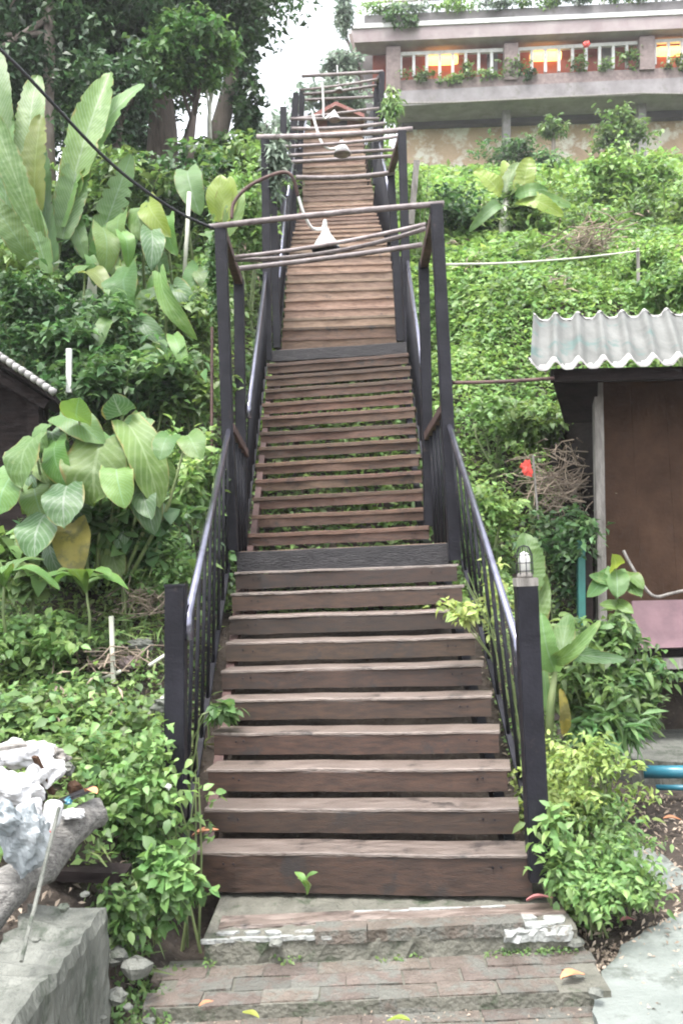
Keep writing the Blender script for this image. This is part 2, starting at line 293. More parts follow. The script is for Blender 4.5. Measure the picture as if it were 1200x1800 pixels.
def fbm(x, y, s=1.0, seed=0.):
    v = 0; a = 1.
    for k in range(4):
        v = v + a * np.sin(x * s * 1.7 + seed + 1.3 * np.sin(y * s * 1.1 + k + seed)) * np.cos(y * s * 1.9 - seed * 2 + 1.1 * np.sin(x * s * .9 + k * 2)); a *= .5; s *= 2.07
    return v / 1.9

def clump_pts(n, r, lumps=9, shell=.55, flat=1.):
    """points in a lumpy ellipsoid of radii r around 0, gaps between the lumps"""
    r = np.array(r); c = RNG.normal(size=(lumps, 3)); c /= np.linalg.norm(c, axis=1)[:, None]; c *= RNG.uniform(.25, .78, (lumps, 1)); lr = RNG.uniform(.26, .5, lumps)
    k = RNG.integers(0, lumps, n); d = RNG.normal(size=(n, 3)); d /= np.linalg.norm(d, axis=1)[:, None]
    rad = lr[k] * (shell + (1 - shell) * RNG.uniform(0, 1, n)) * (1 + .18 * RNG.normal(size=n))
    P = (c[k] + d * rad[:, None])
    q = int(n * .2); ns = max(6, lumps * 3); rd = RNG.normal(size=(ns, 3)); rd[:, 2] = np.abs(rd[:, 2]) * .8; rd /= np.linalg.norm(rd, axis=1)[:, None]; ln = RNG.uniform(.95, 1.45, ns)
    kk = RNG.integers(0, ns, q); tt_ = RNG.uniform(.5, 1, q) ; P[:q] = rd[kk] * (ln[kk] * tt_)[:, None] + RNG.normal(size=(q, 3)) * .06; P[:q, 2] -= .25 * tt_ ** 3
    return P * r

# ---------------------------------------------------------------- terrain
PY = np.array([0, 3.6, 4.12, 6.27, 7.33, 9.3, 10.3, 11.87, 15.5, 16.6, 19, 24, 30, 60]); PZ = np.array([0, .1, .33, 1.74, 1.89, 3.86, 4.1, 5.69, 7.81, 8.8, 10.7, 12.2, 14, 14])
LY = np.array([0, 3.2, 3.45, 4, 5, 6, 7, 9, 12, 15, 20, 30, 60]); LZ = np.array([.38, .38, .42, .66, 1.06, 1.5, 2.15, 3.9, 5.8, 7.6, 9.9, 13, 13.5])
RY = np.array([0, 7.3, 8.2, 10, 14, 20, 33, 60]); RZ = np.array([0, .05, 2.1, 4.4, 6.6, 9.5, 15.6, 15.6])
def sstep(a, b, x):
    t = np.clip((x - a) / (b - a), 0, 1); return t * t * (3 - 2 * t)
def ground(x, y):
    x = np.asarray(x, float); y = np.asarray(y, float)
    c = np.maximum(np.interp(y, PY, PZ) - np.where(y > 4.3, .55, .8), 0.)
    c = np.where(y < 4.2, np.minimum(c, 0), c)
    l = np.interp(y, LY, LZ); r = np.interp(y, RY, RZ); rs = np.maximum(np.interp(y, PY, PZ) - .35 - .25 * sstep(7, 3.6, y), 0)
    wl = sstep(-.8, -1.15, x); near = sstep(3.35, 3.75, y); l = l * np.maximum(near, (x < -1.0)) 
    wr = sstep(.85, 1.1, x); wrr = sstep(1.05 + .1 * sstep(5, 7.5, y), 1.45 + .5 * sstep(6, 7.5, y), x)
    z = c * (1 - wl) + l * wl
    z = z * (1 - wr) + (rs * (1 - wrr) + r * wrr) * wr
    amp = sstep(3.5, 6, y) * sstep(.7, 1.6, np.abs(x))
    return z + amp * (.17 * fbm(x, y, .9, 2.) + .05 * fbm(x, y, 3., 5.)) * np.where((x > 1.5) & (y < 7.6), 0, 1)
def G(x, y): return float(ground(x, y))

xs = np.unique(np.concatenate([np.linspace(-60, -9, 18), np.linspace(-9, 9, 121), np.linspace(9, 60, 18)]))
ys = np.unique(np.concatenate([np.linspace(-6, 3, 10), np.linspace(3, 20, 130), np.linspace(20, 36, 33), np.linspace(36, 90, 12)]))
X, Y = np.meshgrid(xs, ys); Z = ground(X, Y) - .012
nx = len(xs); g = MB(); g.v = [tuple(v) for v in np.stack([X, Y, Z], -1).reshape(-1, 3)]
g.f = [(j * nx + i, j * nx + i + 1, (j + 1) * nx + i + 1, (j + 1) * nx + i) for j in range(len(ys) - 1) for i in range(nx - 1)]
struct('ground', g, SOIL, True)

# ---------------------------------------------------------------- brick forecourt and steps
def brick_mesh(i):
    m = MB(); m.box((-.105, -.05, 0), (.105, .05, .05)); r = random.Random(i)
    m.v = [(x + r.uniform(-.004, .004), y + r.uniform(-.004, .004), z + r.uniform(-.002, .002)) for x, y, z in m.v]
    me = m.mesh('brick', BRICK); return me
BM = [brick_mesh(i) for i in range(6)]
def lay_bricks(parent, x0, x1, y0, y1, z, lift=.0):
    """courses of bricks whose tops stand at z; edges uneven"""
    y = y1 - .052; row = 0
    while y > y0:
        x = x0 + .1 + (row % 2) * .11 + rj(.02)
        while x < x1 - .08:
            link('brick', random.choice(BM), parent, rel(parent, (x, y + rj(.004), z - .05 + rj(.003))), (rj(.012), rj(.012), rj(.015)))
            x += .218 + rj(.006)
        y -= .109; row += 1
fc = MB().box((-1.35, 1.0, -.2), (1.02, 3.44, -.001)); fo = struct('pavement', fc, MORT); ORG[fo.name] = Vector((0, 0, 0))
lay_bricks(fo, -.86, .95, 2.75, 3.43, .004)
stp = T('brick_steps', 'two low worn brick steps with flaking white paint below the wooden staircase', 'steps', (0, 3.6, 0))
part('lower_core', MB().box((-.77, 3.405, -.1), (.91, 3.80, .054)), MORT, stp)
lay_bricks(stp, -.80, .90, 3.395, 3.73, .060)
def rough_block(x0, x1, y0, y1, z0, z1, nxx=24, a=.008):
    m = MB(); prof = [(y0, z0), (y0, z0 + (z1 - z0) * .5), (y0 + .003, z1 - .012), (y0 + .012, z1), ((y0 + y1) / 2, z1), (y1, z1), (y1, z0)]
    n = len(prof)
    for i in range(nxx + 1):
        x = x0 + (x1 - x0) * i / nxx
        for k, (y, z) in enumerate(prof): m.v.append((x + rj(a * .5), y + (rj(a) if k < 4 else 0), z + (rj(a * .6) if 2 <= k <= 4 else 0)))
    for i in range(nxx):
        for k in range(n - 1): q = i * n + k; m.f.append((q, q + n, q + n + 1, q + 1))
    m.f.append(tuple(range(n))); m.f.append(tuple(nxx * n + k for k in range(n))[::-1]); return m
part('upper_core', rough_block(-.62, .87, 3.745, 4.3, -.05, .150, 30, .012), MORT, stp)
for i in range(4): link('brick', BM[i], stp, rel(stp, (.03 + .212 * i - .1, 3.79 + rj(.004), .123)), (rj(.01), rj(.01), rj(.02)))
def flake(x, y, z, rx, ry, lab=None):
    k = random.randint(7, 11); o0 = random.random() * 6; pts = []
    for a in range(k):
        t_ = o0 + 6.283 * a / k; f = random.uniform(.6, 1.15); pts.append((x + rx * f * math.copysign(abs(math.cos(t_)) ** .6, math.cos(t_)), y + ry * f * math.copysign(abs(math.sin(t_)) ** .6, math.sin(t_))))
    part('paint_flake', poly_prism('f', pts, z - .012, z + .003 + rj(.002), CHIP), CHIP, stp, label=lab)
def poly_prism(name, pts, z0, z1, m):
    mb = MB(); n = len(pts); mb.v = [(x, y, z1) for x, y in pts] + [(x, y, z0) for x, y in pts]
    mb.f = [tuple(range(n)), tuple(range(2 * n - 1, n - 1, -1))] + [(i, n + i, n + (i + 1) % n, (i + 1) % n) for i in range(n)]
    return mb
for x, rx in ((-.53, .045), (-.435, .035), (-.35, .035), (-.22, .04), (-.12, .035)): flake(x, 3.80 + rj(.008), .155, rx, .02)
for k in range(12): flake(-.60 + k * .052, 3.755 + rj(.008), .152, .034, .012)
for x, y, rx, ry in ((.62, 3.80, .09, .035), (.72, 3.77, .07, .03), (.80, 3.80, .06, .045), (.68, 3.85, .07, .03), (.56, 3.77, .04, .02)): flake(x, y, .156 + rj(.002), rx, ry)
m = rough_block(.585, .86, 3.732, 3.752, .10, .154, 12, .010); part('paint_flake', m, CHIP, stp, label='white paint running down the right end of the step face')
for k in range(8): flake(.02 + k * .08, 3.965 + rj(.006), .158, .05, .010)
m = rough_block(-.58, .86, 3.86, 3.985, .148, .158, 14, .01); part('ledge_board', m, WOOD1T, stp)

# path on the right: concrete with a ragged edge
def poly_prism(name, pts, z0, z1, m):
    mb = MB(); n = len(pts); mb.v = [(x, y, z1) for x, y in pts] + [(x, y, z0) for x, y in pts]
    mb.f = [tuple(range(n)), tuple(range(2 * n - 1, n - 1, -1))] + [(i, n + i, n + (i + 1) % n, (i + 1) % n) for i in range(n)]
    return mb
def gpt(px, py, z=0.):
    """ground point at height z seen at a photo pixel"""
    d = F0 + RX * ((px - 600) / FPX) + UP * ((900 - py) / FPX); t = (z - CAMZ) / d.z; return (d.x * t, d.y * t)
pp = [(1060, 1840), (1040, 1780), (1060, 1720), (1095, 1675), (1150, 1640), (1200, 1612), (1260, 1590)]
edge = []
for (a, b), (c, d) in zip(pp[:-1], pp[1:]):
    for k in range(5): edge.append(gpt(a + (c - a) * k / 5 + rj(5), b + (d - b) * k / 5 + rj(3)))
edge.append(gpt(1260, 1590))
struct('path', poly_prism('path', edge + [(3.2, 4.0), (3.2, 1.0), (edge[0][0] + .02, 1.0)], -.1, .03, PATHM), PATHM)
pp = [(1110, 1450), (1105, 1500), (1135, 1545), (1165, 1580), (1215, 1605), (1290, 1600), (1290, 1440), (1230, 1436), (1190, 1452), (1150, 1442)]
struct('path', poly_prism('path', [gpt(a, b) for a, b in pp], -.1, .02, PATHM), PATHM)

# left concrete retaining wall, broken top, running towards the camera
wl = MB(); NY, NZ = 60, 12
def wall_x(y): return -.885 - .045 * (3.3 - y)
for i in range(NY + 1):
    y = .9 + (3.3 - .9) * i / NY
    top = .46 + .016 * float(fbm(y * 6, 3.)) + rj(.006)
    row = [(wall_x(y) + rj(.004), y, -.1)] + [(wall_x(y) + rj(.004) + .005 * float(fbm(y * 5, k * .35, 1.)), y, top * k / NZ) for k in range(1, NZ)] + [(wall_x(y) - .012 + rj(.008), y, top), (wall_x(y) - .12, y, top + rj(.015)), (wall_x(y) - .26 + rj(.03), y, top + .012 + rj(.02)), (wall_x(y) - .28, y, -.1)]
    wl.v += row
n = len(row)
for i in range(NY):
    for k in range(n - 1): q = i * n + k; wl.f.append((q, q + n, q + n + 1, q + 1))
wl.f.append(tuple(range(n))); wl.f.append(tuple(NY * n + k for k in range(n))[::-1])
wo_ = solo('retaining_wall', wl, CONC, 'low stained concrete wall with broken top at the lower left corner', 'wall', (-.95, 2.2, 0))
# ---------------------------------------------------------------- wooden staircase
stair = T('wooden_staircase', 'long steep wooden staircase of dark plank treads climbing the hillside', 'staircase', (0, 4.12, .17))
def plank_mesh(name, m, d, h, seed, ns=8):
    """unit-length board along x, top front edge at the origin, worn arrises"""
    r = random.Random(seed); mb = MB(); c = .004; r2 = random.Random(seed + 9)
    prof = [(0, -c), (c, 0), (d - c, 0), (d, -c), (d, -h), (0, -h)]
    n = len(prof)
    for i in range(ns + 1):
        x = -.5 + i / ns; w = r.uniform(-.006, .006); u = r.uniform(-.003, .003)
        for k, (y, z) in enumerate(prof): mb.v.append((x, y + (w if k in (0, 1, 5) else 0), z + u))
    for i in range(ns):
        for k in range(n): q = i * n + k; q2 = i * n + (k + 1) % n; mb.f.append((q, q + n, q2 + n, q2))
    mb.f.append(tuple(range(n))); mb.f.append(tuple(ns * n + k for k in range(n))[::-1]); return mb.mesh(name, m)
TREADS = {}
def tread_set(key, m, d, h):
    if key not in TREADS: TREADS[key] = [plank_mesh(key, m, d, h, s) for s in range(5)]
    return TREADS[key]
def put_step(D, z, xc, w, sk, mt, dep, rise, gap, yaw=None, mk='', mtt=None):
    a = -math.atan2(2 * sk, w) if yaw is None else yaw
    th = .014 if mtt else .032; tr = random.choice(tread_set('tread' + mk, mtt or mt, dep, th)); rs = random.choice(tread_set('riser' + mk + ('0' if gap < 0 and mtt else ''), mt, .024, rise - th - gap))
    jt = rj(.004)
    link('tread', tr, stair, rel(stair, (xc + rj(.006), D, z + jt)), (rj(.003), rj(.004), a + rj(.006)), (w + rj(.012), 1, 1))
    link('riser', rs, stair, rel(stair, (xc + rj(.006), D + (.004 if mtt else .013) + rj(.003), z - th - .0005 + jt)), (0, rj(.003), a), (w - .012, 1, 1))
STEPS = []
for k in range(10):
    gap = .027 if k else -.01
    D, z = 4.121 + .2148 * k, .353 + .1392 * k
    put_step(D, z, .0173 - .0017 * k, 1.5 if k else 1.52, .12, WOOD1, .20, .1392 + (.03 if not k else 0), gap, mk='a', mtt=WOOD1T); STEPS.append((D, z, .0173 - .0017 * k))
# landing one: black fascia and deck planks
a1 = -math.atan2(.24, 1.5)
link('landing_fascia', plank_mesh('landing_fascia', BOARD, .04, .15, 3), stair, rel(stair, (-.01, 6.262, 1.742)), (0, 0, a1), (1.49, 1, 1))
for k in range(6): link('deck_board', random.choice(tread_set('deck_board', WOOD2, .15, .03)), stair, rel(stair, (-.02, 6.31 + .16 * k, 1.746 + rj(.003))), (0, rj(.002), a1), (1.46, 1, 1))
for k in range(12):
    D, z, xc = 7.3256 + .1651 * k - (.12 if k == 0 else 0), 1.894 + .164 * k, -.0449 + .0056 * k
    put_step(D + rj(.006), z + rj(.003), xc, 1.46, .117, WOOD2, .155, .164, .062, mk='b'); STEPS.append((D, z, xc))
a2 = -math.atan2(.16, 1.5)
link('landing_fascia', plank_mesh('landing_fascia', BOARD, .04, .115, 5), stair, rel(stair, (.025, 9.31, 3.862)), (0, 0, a2), (1.43, 1, 1))
for k in range(6): link('deck_board', random.choice(TREADS['deck_board']), stair, rel(stair, (.03, 9.36 + .16 * k, 3.866 + rj(.003))), (0, rj(.002), a2), (1.40, 1, 1))
for k in range(-1, 11):
    D, z, xc = 10.32 + .155 * k, 4.096 + .160 * k, .066 + .005 * k
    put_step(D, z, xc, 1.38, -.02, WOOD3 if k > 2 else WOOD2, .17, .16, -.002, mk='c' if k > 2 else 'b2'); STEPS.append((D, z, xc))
XT = at(596, 341, 15.5).x
for k in range(1, 13):
    D, z, xc = 11.87 + .3 * k, 5.696 + .176 * k, .116 + (XT - .116) * k / 12
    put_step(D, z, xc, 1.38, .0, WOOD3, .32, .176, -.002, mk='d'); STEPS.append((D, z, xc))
for k in range(1, 16):
    D, z = 15.6 + .2 * k, 7.85 + .19 * k; xc = XT - .006 * k
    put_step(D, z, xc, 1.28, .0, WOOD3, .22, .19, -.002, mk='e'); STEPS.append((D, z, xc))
STEPS.sort()
SD = np.array([s[0] for s in STEPS]); SZ = np.array([s[1] for s in STEPS]); SX = np.array([s[2] for s in STEPS])
def stz(D): return float(np.interp(D, SD, SZ))
def stx(D): return float(np.interp(D, SD, SX))
for (da, db, w) in ((4.2, 6.2, 1.42), (6.3, 7.3, 1.40), (7.35, 9.25, 1.38), (9.35, 10.2, 1.34), (10.3, 11.9, 1.30), (11.95, 15.5, 1.30), (15.7, 18.6, 1.2)):
    for s in (-1, 1):
        ms = MB().beam((stx(da) + s * w / 2, da + .1, stz(da) - .19), (stx(db) + s * w / 2, db + .1, stz(db) - .19), .05, .13)
        part('stringer', ms, RUST if s < 0 else STEEL, stair)
for D in (6.35, 7.25, 9.4, 10.2, 12.4, 15.4):
    for s in (-1, 1):
        x = stx(D) + s * .66; part('support_post', MB().beam((x, D, G(x, D) - .2), (x, D, stz(D) - .22), .1, .1), RUST, stair)

nm_ = MB()
for (D, z, xc) in STEPS[:24]:
    for s_ in (-.62, -.58, .58, .62):
        c_ = Vector((xc + s_ + rj(.012), D - s_ * .155 - .004, z - .05 + rj(.006))); nm_.tube([c_ + Vector((0, -.003, 0)), c_ + Vector((0, .012, 0))], .0045, 6)
part('nail_heads', nm_, STEEL, stair)['kind'] = 'stuff'
# ---------------------------------------------------------------- railings
BAL = MB().tube([(0, 0, 0), (0, 0, 1)], .0085, 6).mesh('baluster', STEEL, True)
BALM = MB().tube([(0, 0, 0), (0, 0, 1)], .0105, 8).mesh('baluster', STEEL, True)
BALT = MB().tube([(0, 0, 0), (0, 0, 1)], .014, 6).mesh('baluster', STEEL, True)
def railing(label, path, pa, pb, n, off=.15, thick=.02, mesh=None, bend=True, posts=()):
    """handrail along path (world points), balusters down to the line pa-pb"""
    t = T('stair_railing', label, 'railing', pa, 'handrails and balusters along the staircase')
    pth = [Vector(p) for p in path]
    if bend: pth = [pth[0] + Vector((0, -.012, -.11)), pth[0] + Vector((0, -.006, -.03))] + pth
    part('handrail', MB().tube(pth, thick, 10), RAIL, t, True)
    p0, p1 = Vector(path[0]), Vector(path[-1]); pa, pb = Vector(pa), Vector(pb)
    part('bottom_bar', MB().beam(pa, pb, .03, .02), STEEL, t)
    for k in range(n):
        f = (k + .6) / n; top = p0.lerp(p1, f); bot = pa.lerp(pb, f); top.x = bot.x + (top.x - bot.x) * 1.; d = top - bot
        o = link('baluster', mesh or BAL, t, rel(t, bot), Vector((0, 0, 1)).rotation_difference(d).to_euler(), (1, 1, d.length - thick * .5))
    for a, b in posts: part('post', MB().beam(a, b, .06, .06, ch=.006), STEEL, t)
    return t
def side(D, s, off, dz, w=.75): return Vector((stx(D) + s * (w + off), D, stz(D) + dz))
rl1 = railing('left handrail and balusters of the lowest flight rising from the short dark post', [at(331, 1082, 4.2), at(402, 757, 6.35)], (-.80, 4.28, .28), (-.80, 6.35, 1.66), 8, mesh=BALM)
rr1 = railing('right handrail and balusters of the lowest flight rising from the lamp-topped post', [at(908, 1128, 4.1), at(788, 745, 6.12)], (.83, 4.15, .28), (.80, 6.12, 1.62), 8, mesh=BALM)
rl2 = railing('left handrail of the second flight above the first landing', [at(437, 712, 7.3), at(467, 480, 9.4)], (-.80, 7.3, 1.78), (-.72, 9.4, 3.74), 12)
rr2 = railing('right handrail of the second flight above the first landing', [at(740, 630, 7.35), at(716, 460, 9.3)], (.74, 7.2, 1.78), (.74, 9.3, 3.74), 12)
wall = 0
rl3 = railing('left handrail of the third flight beyond the second landing', [at(490, 489, 10.3), at(502, 349, 12.1)], (-.66, 10.3, 4.0), (-.61, 12.1, 5.7), 12, bend=False)
rr3 = railing('right handrail of the third flight beyond the second landing', [at(700, 462, 10.3), at(687, 336, 12.1)], (.77, 10.3, 4.0), (.79, 12.1, 5.7), 12, bend=False)
rl4 = railing('left handrail of the long upper flight below the third landing', [at(505, 345, 12.1), at(519, 258, 15.5)], (-.60, 12.1, 5.7), (-.66, 15.5, 7.6), 18, bend=False, mesh=BALT)
rr4 = railing('right handrail of the long upper flight below the third landing', [at(683, 336, 12.1), at(667, 250, 15.5)], (.79, 12.1, 5.7), (.74, 15.5, 7.6), 18, bend=False, mesh=BALT)
rl5 = railing('left handrail of the topmost flight near the sky', [at(527, 262, 16.3), at(541, 200, 18.6)], (-.62, 16.3, 8.4), (-.62, 18.6, 10.5), 12, bend=False, mesh=BALT)
rr5 = railing('right handrail of the topmost flight beside the building', [at(664, 250, 16.3), at(658, 180, 18.6)], (.72, 16.3, 8.4), (.70, 18.6, 10.5), 12, bend=False, mesh=BALT)
for t, D0, D1, s, nn in ((rl3, 10.6, 12.0, -1, 3), (rr3, 10.6, 12.0, 1, 3), (rl4, 12.6, 15, -1, 4), (rr4, 12.4, 15, 1, 5)):
    for k in range(nn):
        D = D0 + (D1 - D0) * k / (nn - 1); x = stx(D) + s * .74
        part('post', MB().beam((x, D, stz(D) - .3), (x - .01, D, stz(D) + .82), .055, .055, ch=.005), STEEL, t)

# lower newel posts
def newel(label, pb, pt, w):
    t = T('newel_post', label, 'post', pb, 'short dark posts at the foot of the staircase')
    part('shaft', MB().beam(pb, pt, w, w, up=(0, 1, 0), ch=.006), STEEL, t)
    return t
nl = newel('plain dark steel post at the left foot of the staircase, vines at its base', at(309, 1440, 4.2), at(310, 1030, 4.2), .092)
part('cap', MB().beam(at(310, 1031, 4.2), at(310, 1027, 4.2), .097, .097, up=(0, 1, 0)), STEEL, nl)
rb, rt = at(947, 1545, 4.0), at(923, 1030, 4.0)
nr = newel('dark steel post at the right foot of the staircase carrying a caged lamp', rb, rt, .092)
part('top_block', MB().beam(rt, rt + Vector((0, 0, .035)), .094, .094, up=(0, 1, 0)), GREYW, nr)
lp = T('bulkhead_lamp', 'small caged glass lamp standing on the right foot post', 'lamp', rt + Vector((0, 0, .036)))
c = rt + Vector((0, 0, .036))
part('base', MB().lathe(c, [(.035, 0), (.035, .018), (.028, .022)], 14), GREYW, lp, True)
part('glass', MB().lathe(c, [(.024, .022), (.026, .08), (.020, .105), (.004, .115)], 14), GLASS, lp, True)
cg = MB()
for k in range(8):
    a = k * math.pi / 4; cg.tube([c + Vector((math.cos(a) * .036, math.sin(a) * .036, .015)), c + Vector((math.cos(a) * .036, math.sin(a) * .036, .10)), c + Vector((math.cos(a) * .022, math.sin(a) * .022, .135)), c + Vector((0, 0, .142))], .0022, 5)
for z in (.03, .065, .1): cg.tube([c + Vector((math.cos(a) * .036, math.sin(a) * .036, z)) for a in np.linspace(0, 6.283, 17)], .0022, 5, False)
part('wire_cage', cg, STEEL, lp)

# ---------------------------------------------------------------- overhead frames on the landings
def overhead(label, posts, pw, beams, bars):
    t = T('overhead_frame', label, 'frame', posts[0][0], 'open post frames over the landings')
    for a, b in posts: part('post', MB().beam(a, b, pw, pw, up=(0, 1, 0), ch=.006), STEEL, t)
    for a, b in beams: part('side_beam', MB().beam(a, b, pw * .8, pw * .8, ch=.005), RUST, t)
    for pts, r in bars: part('cross_bar', MB().tube(pts, r, 8), BARM, t, True)
    return t
fL, fR = (at(408, 968, 6.38), at(388, 398, 6.35)), (at(799, 985, 6.12), at(766, 362, 6.1))
bL, bR = (at(426, 945, 7.3), at(420, 492, 7.3)), (at(754, 925, 7.15), at(744, 462, 7.15))
def dn(p, dz): return Vector((p[0], p[1], p[2] + dz))
def curve(a, b, sag, n=7): 
    return [Vector(a).lerp(Vector(b), k / n) - Vector((0, 0, sag * 4 * (k / n) * (1 - k / n))) for k in range(n + 1)]
of1 = overhead('nearest overhead frame of dark posts and slanting bars over the first landing', [fL, fR, bL, bR], .082,
    [(dn(fL[1], -.02), dn(bL[1], -.02)), (dn(fR[1], -.02), dn(bR[1], -.02)), (at(404, 752, 6.35), at(430, 797, 7.3)), (at(782, 718, 6.12), at(751, 768, 7.15))],
    [(curve(at(368, 399, 6.33), at(780, 358, 6.08), -.01), .022), (curve(at(414, 452, 6.75), at(748, 394, 6.6), .025), .016),
     (curve(at(414, 457, 6.8), at(748, 402, 6.65), .06), .018), (curve(at(420, 472, 7.15), at(742, 430, 7.0), .01), .021)])
for s, (pa, pb) in ((-1, (at(404, 752, 6.35), at(430, 797, 7.3))), (1, (at(782, 718, 6.12), at(751, 768, 7.15)))):
    for k in range(4):
        p = pa.lerp(pb, (k + 1) / 5); q = Vector((p.x + .0, p.y, 1.72)); d = p - q
        link('baluster', BALT, of1, rel(of1, q), (0, 0, 0), (1, 1, d.length))
f2L, f2R = (at(471, 634, 9.42), at(466, 240, 9.42)), (at(717, 614, 9.32), at(706, 232, 9.32))
b2L, b2R = (at(487, 612, 10.25), at(479, 306, 10.25)), (at(703, 600, 10.25), at(686, 298, 10.25))
of2 = overhead('middle overhead frame over the second landing, creeper hanging from its left post', [f2L, f2R, b2L, b2R], .086,
    [(dn(f2L[1], -.03), dn(b2L[1], -.03)), (dn(f2R[1], -.03), dn(b2R[1], -.03))],
    [(curve(at(451, 241, 9.4), at(725, 227, 9.3), .02), .03), (curve(at(486, 258, 9.6), at(700, 240, 9.6), .02), .018), (curve(at(500, 274, 9.8), at(697, 263, 9.8), .0), .02),
     (curve(at(510, 285, 10.0), at(698, 274, 10.0), .0), .022), (curve(at(520, 312, 10.25), at(694, 303, 10.2), .03), .03)])
f3L, f3R = (at(514, 345, 15.5), at(520, 165, 15.5)), (at(667, 341, 15.5), at(671, 128, 15.5))
b3L, b3R = (at(526, 330, 16.4), at(531, 158, 16.4)), (at(659, 325, 16.4), at(662, 140, 16.4))
of3 = overhead('farthest overhead frame high up the staircase beside the building', [f3L, f3R, b3L, b3R, (at(500, 380, 13.9), at(498, 190, 13.9)), (at(506, 350, 14.8), at(519, 178, 14.8))], .10, [(dn(f3R[1], -.03), dn(b3R[1], -.03))],
    [(curve(at(530, 134, 15.5), at(673, 126, 15.5), .0), .03), (curve(at(528, 158, 15.9), at(664, 139, 15.9), .02), .022), (curve(at(533, 166, 16.1), at(662, 150, 16.1), .02), .028),
     (curve(at(528, 176, 16.4), at(662, 170, 16.4), .0), .026), (curve(at(520, 208, 14.2), at(666, 190, 14.2), .0), .02), (curve(at(510, 209, 13.9), at(666, 209, 13.9), .0), .025),
     (curve(at(512, 226, 13.7), at(676, 217, 13.7), .03), .028)])
solo('leaning_post', MB().beam(at(722, 395, 10.6), at(732, 283, 10.5), .07, .07), GREYW, 'grey stake leaning beside the right post of the middle overhead frame', 'post', at(722, 395, 10.6))

# lamps under the frames
def hang_lamp(label, px, py, D, s):
    c = at(px, py, D); t = T('pendant_lamp', label, 'lamp', c, 'white lamps hanging over the staircase')
    part('shade', MB().lathe(c, [(.1 * s, -.035 * s), (.098 * s, -.01 * s), (.075 * s, .03 * s), (.045 * s, .07 * s), (.03 * s, .10 * s), (.022 * s, .125 * s)], 18), WHITE, t, True)
    part('base_plate', MB().lathe(c, [(.05 * s, -.06 * s), (.108 * s, -.05 * s), (.112 * s, -.036 * s)], 18), STEEL if s == 1 else BARM, t, True)
    part('hook', MB().tube([c + Vector((0, 0, .12 * s)), c + Vector((0, 0, .19 * s))], .007 * s, 6), STEEL, t)
    return c
c1 = hang_lamp('nearest white pendant lamp hanging over the first landing', 573, 430, 6.85, 1.0)
c2 = hang_lamp('second nearest white pendant lamp hanging over the middle landing', 601, 265, 9.7, .88)
c3 = hang_lamp('small white pendant lamp just above the middle frame in the photo', 588, 207, 13.9, .85)
c4 = hang_lamp('farthest and smallest white pendant lamp near the top of the stairs', 596, 158, 16.0, .7)
def cable(label, pts, r, m, name='cable', cat='cable', n=10, group=None):
    P = [Vector(p) for p in pts]; out = []
    for i in range(len(P) - 1):
        a, b, c, d = P[max(i - 1, 0)], P[i], P[i + 1], P[min(i + 2, len(P) - 1)]
        for k in range(n):
            t = k / n; out.append(.5 * ((2 * b) + (c - a) * t + (2 * a - 5 * b + 4 * c - d) * t * t + (3 * b - a - 3 * c + d) * t ** 3))
    out.append(P[-1]); mb = MB().tube(out, r, 7); return solo(name, mb, m, label, cat, P[0], group, True)
cable('brown flexible conduit arching up from the nearest frame before turning white', [at(407, 384, 6.5), at(412, 355, 6.5), at(440, 326, 6.5), at(490, 304, 6.5), at(513, 310, 6.5), at(524, 345, 6.55)], .013, RUST, 'conduit')
cable('white cable drooping to the nearest pendant lamp', [at(524, 345, 6.55), at(534, 376, 6.6), at(548, 400, 6.7), at(566, 402, 6.8), at(571, 388, 6.83), at(573, 400, 6.85)], .011, WCAB)
cable('white cable looping to the second nearest pendant lamp', [at(550, 202, 9.6), at(556, 225, 9.6), at(566, 252, 9.6), at(580, 262, 9.65), at(598, 257, 9.7)], .013, WCAB)
cable('white cable looping to the small pendant lamp above the middle frame', [at(566, 145, 13.8), at(568, 180, 13.8), at(569, 207, 13.8), at(578, 203, 13.9), at(588, 194, 13.9)], .016, WCAB)
cable('white cable end reaching the farthest pendant lamp', [at(592, 115, 15.9), at(594, 135, 15.9), at(596, 150, 16)], .012, WCAB)
cable('thick black cable slanting down from the upper left to the nearest frame', [at(-60, 30, 4.9), at(40, 125, 5.1), at(190, 282, 5.6), at(300, 365, 6.0), at(376, 402, 6.33)], .011, BLKC)
cable('thin pale rope stretched from the nearest frame across the green slope', [at(779, 465, 6.1), at(900, 462, 7.5), at(1020, 453, 8.8), at(1122, 441, 10)], .009, STEMP, 'rope', 'rope')
solo('rope_stake', MB().beam(at(1121, 500, 10), at(1120, 436, 10), .03, .03), GREYW, 'thin stake holding the far end of the pale rope', 'stake', at(1121, 500, 10))
cable('rusty brown pipe running from the nearest frame to the corrugated hut roof', [at(795, 673, 6.12), at(880, 671, 6.2), at(972, 665, 6.35)], .013, RUST, 'pipe', 'pipe')
solo('steel_rod', MB().tube([at(372, 815, 6.4), at(373, 575, 6.4)], .011, 6), RUST, 'thin rusty rod standing left of the nearest overhead frame', 'rod', at(372, 815, 6.4))

